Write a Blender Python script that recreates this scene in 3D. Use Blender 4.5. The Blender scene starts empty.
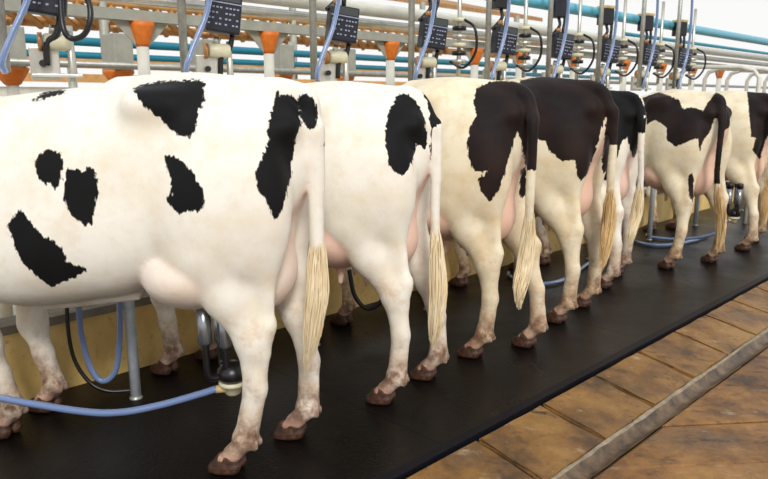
import bpy, bmesh, math, random
import numpy as np
from mathutils import Vector, Matrix
random.seed(7)
C = bpy.context.scene.collection
PI = math.pi
R2 = math.sqrt(2)

# ------------------------------------------------------------------ frames
def W(u, p, z=0.0):
    """row coordinates: u along the row of cows, p across it, away from the aisle"""
    return Vector(((u - p) / R2, (u + p) / R2, z))

# ------------------------------------------------------------------ helpers
def link(name, me, mat=None, parent=None, smooth=True):
    o = bpy.data.objects.new(name, me)
    C.objects.link(o)
    if mat:
        me.materials.clear()
        for m in (mat if isinstance(mat, (list, tuple)) else [mat]):
            me.materials.append(m)
    if smooth:
        me.polygons.foreach_set('use_smooth', [True] * len(me.polygons))
    if parent: o.parent = parent
    return o

def tag(o, label=None, cat=None, group=None, kind=None):
    if label: o['label'] = label
    if cat: o['category'] = cat
    if group: o['group'] = group
    if kind: o['kind'] = kind
    return o

def empty(name, loc=(0, 0, 0), rotz=0.0):
    o = bpy.data.objects.new(name, None); C.objects.link(o)
    o.location = loc; o.rotation_euler = (0, 0, rotz)
    o.empty_display_size = 0.1
    return o

def copy_tree(root, parent=None):
    r = root.copy(); C.objects.link(r)
    if parent: r.parent = parent
    for ch in list(root.children):
        copy_tree(ch, r)
    return r

class MB:
    def __init__(s): s.v = []; s.f = []; s.mi = []; s.sm = []
    def add(s, vs, fs, m=0, smooth=True):
        b = len(s.v); s.v += [tuple(q) for q in vs]
        for f in fs:
            s.f.append(tuple(i + b for i in f)); s.mi.append(m); s.sm.append(smooth)
    def box(s, c, size, rot=None, m=0, bev=0.0):
        bm = bmesh.new(); bmesh.ops.create_cube(bm, size=1)
        for v in bm.verts: v.co = Vector((v.co.x * size[0], v.co.y * size[1], v.co.z * size[2]))
        if bev: bmesh.ops.bevel(bm, geom=bm.edges[:], offset=bev, segments=2, affect='EDGES', profile=0.6)
        M = Matrix.Translation(c) @ (rot.to_4x4() if rot else Matrix.Identity(4))
        bm.verts.index_update()
        s.add([M @ v.co for v in bm.verts], [[v.index for v in f.verts] for f in bm.faces], m, False)
        bm.free()
    def tube(s, pts, r, n=10, cap=True, m=0, smooth_path=0):
        pts = [Vector(q) for q in pts]
        rs = list(r) if isinstance(r, (list, tuple)) else [r] * len(pts)
        if smooth_path:
            q, rr = [], []
            P = [2 * pts[0] - pts[1]] + pts + [2 * pts[-1] - pts[-2]]
            for i in range(1, len(P) - 2):
                for j in range(smooth_path):
                    t = j / smooth_path
                    a, b_, c_, d = P[i - 1], P[i], P[i + 1], P[i + 2]
                    q.append(0.5 * ((2 * b_) + (c_ - a) * t + (2 * a - 5 * b_ + 4 * c_ - d) * t * t + (3 * b_ - a - 3 * c_ + d) * t ** 3))
                    rr.append(rs[i - 1] * (1 - t) + rs[i] * t)
            q.append(pts[-1]); rr.append(rs[-1]); pts, rs = q, rr
        vs, fs = [], []
        up = None
        for i, p in enumerate(pts):
            d = (pts[min(i + 1, len(pts) - 1)] - pts[max(i - 1, 0)]).normalized()
            if up is None:
                up = Vector((0, 0, 1)) if abs(d.z) < 0.9 else Vector((1, 0, 0))
            x = d.cross(up)
            if x.length < 1e-4: x = d.cross(Vector((0, 1, 0)))
            x.normalize(); up = x.cross(d).normalized()
            for k in range(n):
                a = 2 * PI * k / n
                vs.append(p + (x * math.cos(a) + up * math.sin(a)) * rs[i])
        for i in range(len(pts) - 1):
            for k in range(n):
                fs.append((i * n + k, i * n + (k + 1) % n, (i + 1) * n + (k + 1) % n, (i + 1) * n + k))
        s.add(vs, fs, m, True)
        if cap:
            b = len(s.v) - len(vs)
            s.f.append(tuple(b + k for k in range(n))[::-1]); s.mi.append(m); s.sm.append(False)
            e = b + (len(pts) - 1) * n
            s.f.append(tuple(e + k for k in range(n))); s.mi.append(m); s.sm.append(False)
    def lathe(s, prof, n=20, M=None, m=0):
        M = M or Matrix.Identity(4)
        vs, fs = [], []
        for r, z in prof:
            for k in range(n):
                a = 2 * PI * k / n
                vs.append(M @ Vector((r * math.cos(a), r * math.sin(a), z)))
        for i in range(len(prof) - 1):
            for k in range(n):
                fs.append((i * n + k, i * n + (k + 1) % n, (i + 1) * n + (k + 1) % n, (i + 1) * n + k))
        s.add(vs, fs, m, True)
        b = len(s.v) - len(vs)
        s.f.append(tuple(b + k for k in range(n))[::-1]); s.mi.append(m); s.sm.append(False)
        e = b + (len(prof) - 1) * n
        s.f.append(tuple(e + k for k in range(n))); s.mi.append(m); s.sm.append(False)
    def mesh(s, name):
        me = bpy.data.meshes.new(name); me.from_pydata(s.v, [], s.f)
        me.polygons.foreach_set('use_smooth', s.sm)
        me.polygons.foreach_set('material_index', s.mi)
        me.update(); return me
    def build(s, name, mat, parent=None):
        return link(name, s.mesh(name), mat, parent, smooth=False) if not isinstance(mat, (list, tuple)) else s._multi(name, mat, parent)
    def _multi(s, name, mats, parent):
        me = s.mesh(name)
        o = bpy.data.objects.new(name, me); C.objects.link(o)
        for m in mats: me.materials.append(m)
        me.polygons.foreach_set('material_index', s.mi)
        if parent: o.parent = parent
        return o

# ------------------------------------------------------------------ materials
def srgb(r, g, b):
    f = lambda c: (c / 255) / 12.92 if c / 255 <= 0.04045 else (((c / 255) + 0.055) / 1.055) ** 2.4
    return (f(r), f(g), f(b), 1)

class NT:
    def __init__(s, name):
        s.m = bpy.data.materials.new(name); s.m.use_nodes = True
        s.t = s.m.node_tree; s.n = s.t.nodes; s.l = s.t.links
        s.b = s.n['Principled BSDF']
    def new(s, typ, **kw):
        nd = s.n.new(typ)
        for k, v in kw.items():
            if k in nd.inputs: nd.inputs[k].default_value = v
            else: setattr(nd, k, v)
        return nd
    def to(s, a, b): s.l.new(a, b)
    def math(s, op, a, b=None, clamp=False):
        nd = s.n.new('ShaderNodeMath'); nd.operation = op; nd.use_clamp = clamp
        for i, q in enumerate((a, b)):
            if q is None: continue
            if isinstance(q, (int, float)): nd.inputs[i].default_value = q
            else: s.l.new(q, nd.inputs[i])
        return nd.outputs[0]
    def mix(s, f, a, b):
        nd = s.n.new('ShaderNodeMix'); nd.data_type = 'RGBA'
        for i, q in ((0, f), (6, a), (7, b)):
            if isinstance(q, (int, float, tuple)): nd.inputs[i].default_value = q
            else: s.l.new(q, nd.inputs[i])
        return nd.outputs[2]
    def noise(s, scale, detail=4, rough=0.55, coord='Object', stretch=None):
        tc = s.n.new('ShaderNodeTexCoord'); nz = s.n.new('ShaderNodeTexNoise')
        nz.inputs['Scale'].default_value = scale; nz.inputs['Detail'].default_value = detail
        nz.inputs['Roughness'].default_value = rough
        if stretch:
            mp = s.n.new('ShaderNodeMapping'); mp.inputs['Scale'].default_value = stretch
            s.l.new(tc.outputs[coord], mp.inputs[0]); s.l.new(mp.outputs[0], nz.inputs['Vector'])
        else: s.l.new(tc.outputs[coord], nz.inputs['Vector'])
        return nz.outputs['Fac']
    def ramp(s, f, stops):
        nd = s.n.new('ShaderNodeValToRGB'); e = nd.color_ramp.elements
        while len(e) < len(stops): e.new(0.5)
        for i, (p, c) in enumerate(stops): e[i].position = p; e[i].color = c
        s.l.new(f, nd.inputs[0]); return nd.outputs[0]
    def attr(s, name):
        nd = s.n.new('ShaderNodeAttribute'); nd.attribute_name = name; return nd.outputs['Fac']
    def bump(s, f, strength, dist=0.01):
        nd = s.n.new('ShaderNodeBump'); nd.inputs['Strength'].default_value = strength
        nd.inputs['Distance'].default_value = dist
        s.l.new(f, nd.inputs['Height']); s.l.new(nd.outputs[0], s.b.inputs['Normal'])
    def col(s, c):
        if isinstance(c, tuple): s.b.inputs['Base Color'].default_value = c
        else: s.l.new(c, s.b.inputs['Base Color'])
    def set(s, **kw):
        for k, v in kw.items():
            k = k.replace('_', ' ')
            if isinstance(v, (int, float, tuple)): s.b.inputs[k].default_value = v
            else: s.l.new(v, s.b.inputs[k])

def plain(name, c, rough=0.5, metal=0.0, var=0.12, scale=12, spec=0.5, bump=0.0):
    t = NT(name)
    n = t.noise(scale, 5)
    dark = tuple(q * (1 - var * 2) for q in c[:3]) + (1,)
    t.col(t.mix(n, dark, tuple(min(1, q * (1 + var)) for q in c[:3]) + (1,)))
    t.set(Roughness=rough, Metallic=metal)
    t.b.inputs['Specular IOR Level'].default_value = spec
    if bump: t.bump(t.noise(scale * 6, 4), bump)
    return t.m

# ------------------------------------------------------------------ sculpting field
class Field:
    def __init__(s, lo, hi, h):
        s.lo = np.array(lo, float); s.h = h
        s.dim = np.ceil((np.array(hi) - s.lo) / h).astype(int) + 1
        s.F = np.full(s.dim, 1.0, np.float32)
        s.ax = [(s.lo[i] + h * np.arange(s.dim[i])).astype(np.float32) for i in range(3)]
    def _sl(s, lo, hi):
        sl = []
        for i in range(3):
            a = int(max(0, math.floor((lo[i] - s.lo[i]) / s.h))); b = int(min(s.dim[i], math.ceil((hi[i] - s.lo[i]) / s.h) + 1))
            if b <= a: return None
            sl.append(slice(a, b))
        return tuple(sl)
    def op(s, fn, lo, hi, k, sub=False):
        pad = k + 3 * s.h
        sl = s._sl([q - pad for q in lo], [q + pad for q in hi])
        if sl is None: return
        X = s.ax[0][sl[0]][:, None, None]; Y = s.ax[1][sl[1]][None, :, None]; Z = s.ax[2][sl[2]][None, None, :]
        d = fn(X, Y, Z).astype(np.float32); a = s.F[sl]
        if sub:
            hh = np.clip(0.5 - 0.5 * (a + d) / k, 0, 1)
            s.F[sl] = a * (1 - hh) + (-d) * hh + k * hh * (1 - hh)
        else:
            hh = np.clip(0.5 + 0.5 * (a - d) / k, 0, 1)
            s.F[sl] = a * (1 - hh) + d * hh - k * hh * (1 - hh)
    def cone(s, a, b, r1, r2, k=0.03, sy=1.0, sub=False):
        lo = [min(a[i], b[i]) - max(r1, r2) for i in range(3)]; hi = [max(a[i], b[i]) + max(r1, r2) for i in range(3)]
        s.op(lambda X, Y, Z: cone_sd(X, Y, Z, a, b, r1, r2, sy), lo, hi, k, sub)
    def ell(s, c, r, k=0.03, sub=False, pitch=0.0):
        m = max(r)
        lo = [c[i] - m for i in range(3)]; hi = [c[i] + m for i in range(3)]
        s.op(lambda X, Y, Z: ell_sd(X, Y, Z, c, r, pitch), lo, hi, k, sub)
    def chain(s, pts, rs, k=0.03, sy=1.0):
        for i in range(len(pts) - 1): s.cone(pts[i], pts[i + 1], rs[i], rs[i + 1], k, sy)
    def nets(s, smooth=2):
        F = s.F; ins = F < 0
        nx, ny, nz = F.shape
        cnt = np.zeros((nx - 1, ny - 1, nz - 1), np.int8)
        for dx in (0, 1):
            for dy in (0, 1):
                for dz in (0, 1):
                    cnt += ins[dx:nx - 1 + dx, dy:ny - 1 + dy, dz:nz - 1 + dz]
        act = (cnt > 0) & (cnt < 8)
        idx = np.argwhere(act)
        vid = np.full(act.shape, -1, np.int32); vid[tuple(idx.T)] = np.arange(len(idx))
        acc = np.zeros((len(idx), 3)); num = np.zeros(len(idx))
        cor = [(a, b, c) for a in (0, 1) for b in (0, 1) for c in (0, 1)]
        for a in cor:
            for ax in range(3):
                if a[ax] == 0:
                    b = list(a); b[ax] = 1
                    fa = F[idx[:, 0] + a[0], idx[:, 1] + a[1], idx[:, 2] + a[2]]
                    fb = F[idx[:, 0] + b[0], idx[:, 1] + b[1], idx[:, 2] + b[2]]
                    m = (fa < 0) != (fb < 0)
                    t = np.where(m, fa / np.where(m, fa - fb, 1), 0)
                    pt = np.array(a, float)[None, :].repeat(len(idx), 0); pt[:, ax] = t
                    acc[m] += pt[m]; num[m] += 1
        V = s.lo + s.h * (idx + acc / num[:, None])
        Q = []
        for ax in range(3):
            o = [(1, 2), (2, 0), (0, 1)][ax]
            sa = [slice(None)] * 3; sb = [slice(None)] * 3
            sa[ax] = slice(0, -1); sb[ax] = slice(1, None)
            A, B = ins[tuple(sa)], ins[tuple(sb)]
            e = np.argwhere(A != B)
            ok = np.ones(len(e), bool)
            for q in o: ok &= (e[:, q] > 0) & (e[:, q] < s.dim[q] - 1)
            e = e[ok]; flip = A[tuple(e.T)]
            def vv(d1, d2):
                c = e.copy(); c[:, o[0]] += d1; c[:, o[1]] += d2
                return vid[tuple(c.T)]
            q = np.stack([vv(-1, -1), vv(0, -1), vv(0, 0), vv(-1, 0)], 1)
            q[~flip] = q[~flip][:, ::-1]
            Q.append(q)
        Q = np.concatenate(Q)
        E = np.concatenate([Q[:, [0, 1]], Q[:, [1, 2]], Q[:, [2, 3]], Q[:, [3, 0]]])
        for _ in range(smooth):
            for lam in (0.55, -0.56) if _ > 0 else (0.5, 0):
                if lam == 0: continue
                S = np.zeros_like(V); n = np.zeros(len(V))
                for a in range(3):
                    S[:, a] = np.bincount(E[:, 0], V[E[:, 1], a], len(V)) + np.bincount(E[:, 1], V[E[:, 0], a], len(V))
                n = np.bincount(E[:, 0], minlength=len(V)) + np.bincount(E[:, 1], minlength=len(V))
                V = V + lam * (S / n[:, None] - V)
        return V, Q

def cone_sd(X, Y, Z, a, b, r1, r2, sy=1.0):
    ay, by = a[1] / sy, b[1] / sy
    bx, bY, bz = b[0] - a[0], by - ay, b[2] - a[2]
    px, py, pz = X - a[0], Y / sy - ay, Z - a[2]
    t = np.clip((px * bx + py * bY + pz * bz) / (bx * bx + bY * bY + bz * bz + 1e-9), 0, 1)
    return np.sqrt((px - t * bx) ** 2 + (py - t * bY) ** 2 + (pz - t * bz) ** 2) - (r1 + t * (r2 - r1))

def ell_sd(X, Y, Z, c, r, pitch=0.0):
    px, py, pz = X - c[0], Y - c[1], Z - c[2]
    if pitch:
        cs, sn = math.cos(pitch), math.sin(pitch)
        px, pz = px * cs + pz * sn, -px * sn + pz * cs
    k0 = np.sqrt((px / r[0]) ** 2 + (py / r[1]) ** 2 + (pz / r[2]) ** 2) + 1e-6
    k1 = np.sqrt((px / r[0] ** 2) ** 2 + (py / r[1] ** 2) ** 2 + (pz / r[2] ** 2) ** 2) + 1e-6
    return k0 * (k0 - 1) / k1

def np_mesh(name, V, Q):
    me = bpy.data.meshes.new(name)
    me.vertices.add(len(V)); me.vertices.foreach_set('co', V.astype(np.float32).ravel())
    me.loops.add(Q.size); me.loops.foreach_set('vertex_index', Q.astype(np.int32).ravel())
    me.polygons.add(len(Q)); me.polygons.foreach_set('loop_start', np.arange(0, Q.size, 4, dtype=np.int32))
    me.polygons.foreach_set('loop_total', np.full(len(Q), 4, np.int32))
    me.polygons.foreach_set('use_smooth', np.ones(len(Q), bool))
    me.update(calc_edges=True); me.validate()
    return me

# ------------------------------------------------------------------ cow anatomy (local: x ahead, y left, z up, origin between hind feet)
ST = np.array([  # x, top, bottom, half width
    [-0.24, 1.27, 1.12, 0.045], [-0.20, 1.335, 1.02, 0.095], [-0.14, 1.385, 0.92, 0.145], [-0.05, 1.405, 0.82, 0.19], [0.05, 1.43, 0.76, 0.225],
    [0.18, 1.45, 0.78, 0.25], [0.30, 1.448, 0.71, 0.262], [0.45, 1.425, 0.64, 0.280], [0.65, 1.402, 0.605, 0.312],
    [0.85, 1.382, 0.575, 0.322], [1.05, 1.36, 0.59, 0.31], [1.22, 1.365, 0.63, 0.27], [1.36, 1.35, 0.69, 0.215],
    [1.48, 1.33, 0.77, 0.155], [1.60, 1.315, 0.86, 0.125], [1.75, 1.28, 0.94, 0.105], [1.92, 1.24, 1.00, 0.09]])

def trunk_sd(X, Y, Z):
    x = X.ravel()
    # smooth station interpolation
    xs = np.linspace(ST[0, 0], ST[-1, 0], 140)
    def col(i):
        y = np.interp(xs, ST[:, 0], ST[:, i])
        for _ in range(3):
            y[1:-1] = (y[:-2] + 2 * y[1:-1] + y[2:]) / 4
        return np.interp(x, xs, y).reshape(X.shape)
    top, bot, hw = col(1), col(2), col(3)
    zc = (top + bot) / 2; hz = (top - bot) / 2
    t = np.clip((Z - zc) / hz, -1.2, 1.2)
    w = hw * (1 - 0.17 * t)
    n = 2.5
    r = (np.abs(Y / w) ** n + np.abs((Z - zc) / hz) ** n) ** (1 / n)
    d = (r - 1) * np.minimum(hw, hz) * 0.95
    rib = 0.0022 * np.sin((X + 0.25 * Z) * 62) * np.exp(-((X - 0.82) / 0.2) ** 2) * np.exp(-((Z - 1.0) / 0.2) ** 2)
    d = d + rib
    return np.maximum(d, np.maximum(ST[0, 0] - X, X - ST[-1, 0]))

def hind_joints(side, foot):
    fx, fy = foot; dx = fx - 0.03; y = lambda a, w: side * a * (1 - w) + fy * w
    return dict(hip=(0.09, side * 0.145, 1.10), stifle=(0.135 + 0.12 * dx, y(0.185, 0.15), 0.83),
        hock=(-0.045 + 0.55 * dx, y(0.15, 0.55), 0.525), hockpt=(-0.105 + 0.5 * dx, y(0.15, 0.55), 0.575),
        cann=(fx - 0.075 * 0.5 - 0.02 + (-0.045 + 0.55 * dx - fx) * 0.5, y(0.145, 0.78), 0.33), fet=(fx - 0.06, y(0.14, 0.97), 0.135),
        past=(fx - 0.025, fy, 0.085), toe=(fx + 0.01, fy, 0.055))
def fore_joints(side, foot):
    fx, fy = foot; dx = fx - 1.2; y = lambda a, w: side * a * (1 - w) + fy * w
    return dict(sh=(1.30, side * 0.19, 0.98), elb=(1.12 + 0.15 * dx, y(0.185, 0.1), 0.78), knee=(1.17 + 0.6 * dx, y(0.15, 0.6), 0.41),
        cann=(fx - 0.03 - 0.15 * dx, y(0.14, 0.8), 0.27), fet=(fx - 0.045, y(0.14, 0.97), 0.13), past=(fx - 0.02, fy, 0.085), toe=(fx + 0.01, fy, 0.055))

UDDER = [((0.215, 0, 0.745), (0.205, 0.285, 0.152)), ((0.01, 0, 0.745), (0.165, 0.125, 0.165)), ((-0.06, 0, 0.91), (0.088, 0.088, 0.22))]
TEATS = [(0.07, 0.07), (0.07, -0.07), (0.19, 0.085), (0.19, -0.085)]

def smooth_pts(pts, n=4):
    P = [Vector(q) for q in pts]; P = [2 * P[0] - P[1]] + P + [2 * P[-1] - P[-2]]; out = []
    for i in range(1, len(P) - 2):
        a, b, c, d = P[i - 1], P[i], P[i + 1], P[i + 2]
        for j in range(n):
            t = j / n
            out.append(0.5 * (2 * b + (c - a) * t + (2 * a - 5 * b + 4 * c - d) * t * t + (3 * b - a - 3 * c + d) * t ** 3))
    out.append(P[-2]); return [tuple(q) for q in out]

def cow_body(hind, fore, tail, h, tr=1.0):
    """hind/fore: ((x, y) left foot, (x, y) right foot); tail: points"""
    f = Field((-0.46, -0.50, -0.01), (2.46, 0.50, 1.52), h)
    f.op(trunk_sd, (-0.24, -0.36, 0.55), (1.94, 0.36, 1.45), 0.02)
    # withers and backbone
    f.cone((1.08, 0, 1.33), (1.32, 0, 1.325), 0.045, 0.045, 0.07)
    f.cone((-0.10, 0, 1.40), (0.5, 0, 1.405), 0.022, 0.025, 0.05)
    for s_ in (1, -1):
        f.cone((0.33, s_ * 0.205, 1.345), (0.22, s_ * 0.185, 1.340), 0.030, 0.030, 0.10)      # hook bones
        f.cone((-0.165, s_ * 0.10, 1.265), (-0.10, s_ * 0.115, 1.25), 0.038, 0.04, 0.06)      # pin bones
        f.ell((0.10, s_ * 0.34, 1.32), (0.13, 0.065, 0.05), 0.06, sub=True)                   # hollow below the rump
        # thigh
        f.ell((0.06, s_ * 0.165, 1.00), (0.225, 0.115, 0.30), 0.06)
        f.ell((-0.055, s_ * 0.152, 0.985), (0.125, 0.080, 0.25), 0.04)
        f.ell((0.13, s_ * 0.195, 0.95), (0.14, 0.085, 0.20), 0.06)
        # shoulder
        f.ell((1.22, s_ * 0.205, 1.05), (0.17, 0.085, 0.28), 0.07, pitch=0.25)
        f.ell((1.20, s_ * 0.185, 0.80), (0.15, 0.09, 0.16), 0.06)
    f.ell((1.32, 0, 0.74), (0.14, 0.12, 0.16), 0.08)
    for i, s_ in enumerate((1, -1)):
        j = hind_joints(s_, hind[i])
        f.cone(j['hip'], j['stifle'], 0.13, 0.10, 0.05, 0.85)
        mid = tuple(j['stifle'][q] * 0.52 + j['hock'][q] * 0.48 for q in range(3)); mid = (mid[0] - 0.005, mid[1], mid[2])
        f.chain([j['stifle'], mid, j['hock']], [0.110, 0.082, 0.056], 0.045, 0.82)
        f.cone((-0.075, s_ * 0.152, 0.84), j['hockpt'], 0.055, 0.026, 0.05, 0.8)
        f.cone(tuple((mid[q] + (-0.065, s_ * 0.15, 0.80)[q]) / 2 for q in range(3)), tuple((j['hock'][q] + j['hockpt'][q]) / 2 for q in range(3)), 0.05, 0.036, 0.04, 0.6)
        f.cone(j['hockpt'], (j['hock'][0] - 0.028, j['hock'][1], j['hock'][2] - 0.05), 0.036, 0.036, 0.022)
        f.ell((j['hock'][0] - 0.005, j['hock'][1], j['hock'][2] - 0.01), (0.062, 0.052, 0.075), 0.03)
        f.chain([j['hock'], j['cann'], j['fet']], [0.050, 0.041, 0.043], 0.025, 0.88)
        f.cone((j['hock'][0] - 0.045, j['hock'][1], j['hock'][2] - 0.06), (j['fet'][0] - 0.02, j['fet'][1], j['fet'][2] + 0.02), 0.026, 0.024, 0.02)
        for q in (-1, 1):
            f.ell((j['fet'][0], j['fet'][1] + q * 0.014, j['fet'][2]), (0.045, 0.036, 0.046), 0.015)
            f.ell((j['fet'][0] - 0.043, j['fet'][1] + q * 0.023, j['fet'][2] - 0.022), (0.016, 0.013, 0.02), 0.008)   # dew claws
            f.chain([(j['fet'][0], j['fet'][1] + q * 0.018, j['fet'][2] - 0.01), (j['past'][0] + 0.005, j['past'][1] + q * 0.024, j['past'][2] - 0.005), (j['toe'][0] + 0.005, j['toe'][1] + q * 0.027, j['toe'][2])], [0.034, 0.031, 0.027], 0.012)
        j = fore_joints(s_, fore[i])
        f.cone(j['sh'], j['elb'], 0.11, 0.085, 0.06, 0.8)
        f.chain([j['elb'], j['knee']], [0.090, 0.056], 0.04, 0.85)
        f.ell(j['knee'], (0.060, 0.056, 0.075), 0.03)
        f.chain([j['knee'], j['cann'], j['fet']], [0.050, 0.041, 0.043], 0.025)
        for q in (-1, 1):
            f.ell((j['fet'][0], j['fet'][1] + q * 0.013, j['fet'][2]), (0.038, 0.033, 0.04), 0.015)
            f.ell((j['fet'][0] - 0.04, j['fet'][1] + q * 0.022, j['fet'][2] - 0.022), (0.015, 0.012, 0.018), 0.008)
            f.chain([(j['fet'][0], j['fet'][1] + q * 0.018, j['fet'][2] - 0.01), (j['past'][0] + 0.005, j['past'][1] + q * 0.024, j['past'][2] - 0.005), (j['toe'][0] + 0.005, j['toe'][1] + q * 0.027, j['toe'][2])], [0.034, 0.031, 0.027], 0.012)
    # udder
    f.ell(UDDER[0][0], UDDER[0][1], 0.010)
    f.ell(UDDER[1][0], UDDER[1][1], 0.03)
    f.ell(UDDER[2][0], UDDER[2][1], 0.03)
    for tx, ty in TEATS:
        f.cone((tx, ty, 0.60), (tx, ty * 1.12, 0.53), 0.022, 0.013, 0.02)
    f.cone((0.45, 0.07, 0.63), (0.80, 0.10, 0.585), 0.014, 0.014, 0.03)                      # milk vein
    f.cone((-0.205, 0, 1.22), (-0.20, 0, 1.13), 0.028, 0.018, 0.03)                          # vulva
    # neck and head
    f.chain([(1.5, 0, 1.10), (1.78, 0, 1.17), (1.96, 0, 1.22)], [0.16, 0.125, 0.11], 0.08, 0.8)
    f.ell((2.03, 0, 1.24), (0.12, 0.105, 0.12), 0.05)
    f.cone((2.06, 0, 1.20), (2.27, 0, 1.00), 0.105, 0.078, 0.05, 0.9)
    f.cone((2.27, 0, 1.00), (2.33, 0, 0.94), 0.075, 0.072, 0.03, 1.1)
    f.cone((2.03, 0, 1.09), (2.24, 0, 0.92), 0.08, 0.045, 0.05, 0.8)
    for s_ in (1, -1):
        f.ell((2.12, s_ * 0.088, 1.20), (0.03, 0.02, 0.025), 0.03)
        f.cone((2.0, s_ * 0.10, 1.27), (1.97, s_ * 0.21, 1.27), 0.028, 0.04, 0.02)
        f.cone((1.97, s_ * 0.21, 1.27), (1.95, s_ * 0.27, 1.255), 0.036, 0.012, 0.02)
        f.ell((2.385, s_ * 0.035, 0.955), (0.016, 0.014, 0.012), 0.01, sub=True)
    f.cone((-0.285, 0, 1.12), (-0.26, 0, 0.72), 0.035, 0.06, 0.05, sub=True)
    # tail
    tail = smooth_pts(tail)
    rs = np.interp(np.linspace(0, 1, len(tail)), [0, 0.15, 0.4, 1], [0.042, 0.031, 0.024, 0.019])
    f.chain([tuple(q) for q in tail], [float(q) * tr for q in rs], 0.03)
    return f.nets(3)

def poly_sd(P, poly):
    """signed distance of points P (n,2) to polygon, negative inside"""
    d = np.full(len(P), 1e9); ins = np.zeros(len(P), bool); n = len(poly)
    for i in range(n):
        a = np.array(poly[i]); b = np.array(poly[(i + 1) % n]); e = b - a; w = P - a
        t = np.clip((w @ e) / (e @ e + 1e-12), 0, 1)
        d = np.minimum(d, np.hypot(*(w - t[:, None] * e).T))
        c = ((a[1] > P[:, 1]) != (b[1] > P[:, 1]))
        if e[1] != 0:
            xi = a[0] + (P[:, 1] - a[1]) * e[0] / e[1]
            ins ^= c & (P[:, 0] < xi)
    return np.where(ins, -d, d)

def basis(az):
    w = np.array([math.cos(az), math.sin(az), 0.0])        # looking along this (local, horizontal)
    r = np.array([math.sin(az), -math.cos(az), 0.0])
    return w, r

def seg_dist(V, pts):
    d = np.full(len(V), 1e9); tt = np.zeros(len(V))
    for i in range(len(pts) - 1):
        a = np.array(pts[i]); b = np.array(pts[i + 1]); e = b - a
        t = np.clip(((V - a) @ e) / (e @ e), 0, 1)
        q = np.linalg.norm(V - a - t[:, None] * e, axis=1)
        m = q < d; d[m] = q[m]; tt[m] = (i + t[m]) / (len(pts) - 1)
    return d, tt

# ------------------------------------------------------------------ the seven cows, where they stand (metres)
COWS = [
 dict(phi=10, near=(-0.57, 2.40), far=(-0.37, 2.67), r=-0.118, s=1.0, h=0.0105, fore=[(-1.56, 2.68), (-1.50, 2.92)]),
 dict(phi=18, near=(0.00, 3.00), far=(0.21, 3.28), r=0.057, s=0.99, h=0.012, fore=[(-1.10, 3.35), (-0.93, 3.56)]),
 dict(phi=31, near=(0.48, 3.58), far=(0.80, 3.74), r=0.196, s=1.015, h=0.013, sx=0.8, fore=[(-0.42, 3.92), (-0.25, 4.13)]),
 dict(phi=38, near=(1.08, 4.17), far=(1.33, 4.51), r=0.305, s=1.03, h=0.014, fore=None, sx=0.8),
 dict(phi=42, near=(1.62, 4.98), far=(1.84, 5.38), r=0.356, s=0.99, h=0.016, fore=None, sx=0.7, ff=0.66),
 dict(phi=61, near=(2.32, 5.57), far=(2.78, 5.80), r=0.473, s=0.99, h=0.015, fore=None, sx=0.8),
 dict(phi=58, near=(3.30, 6.27), far=(3.62, 6.72), r=0.545, s=0.99, h=0.016, fore=None, sx=0.8),
]
def frame(c):
    a = math.radians(c['phi']); d = Vector((-math.cos(a), math.sin(a))); l = Vector((-math.sin(a), -math.cos(a)))
    M = (Vector(c['near']) + Vector(c['far'])) / 2; r = c['r']
    s = (r * M.y - M.x) / (d.x - r * d.y)
    O = M + (s + 0.18 * c['s']) * d
    return O, d, l
def to_local(c, q):
    O, d, l = frame(c); v = Vector(q[:2]) - O
    return (v.dot(d) / c['s'], v.dot(l) / c['s'])
def cow_input(i):
    c = COWS[i]; t = lambda q: to_local(c, q)
    k = c.get('sx', 1.0)
    fore = [t(q) for q in c['fore']] if c['fore'] else [(c.get('ff', 0.9), 0.15), (c.get('ff', 0.9) - 0.06, -0.15)]
    fore = [(0.3 + (q[0] - 0.3) / k, q[1]) for q in fore]
    return [t(c['near']), t(c['far'])], fore
def cow_matrix(i):
    O, d, l = frame(COWS[i])
    return O, math.atan2(d.y, d.x)

def build_cow(i, tail, h, tr=1.0):
    k = COWS[i].get('sx', 1.0); hind, fore = cow_input(i)
    V, Q = cow_body(hind, fore, tail, h, tr)
    V[:, 0] = np.where(V[:, 0] > 0.3, 0.3 + (V[:, 0] - 0.3) * k, V[:, 0])
    return V, Q, hind, [(0.3 + (q[0] - 0.3) * k, q[1]) for q in fore]

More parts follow.
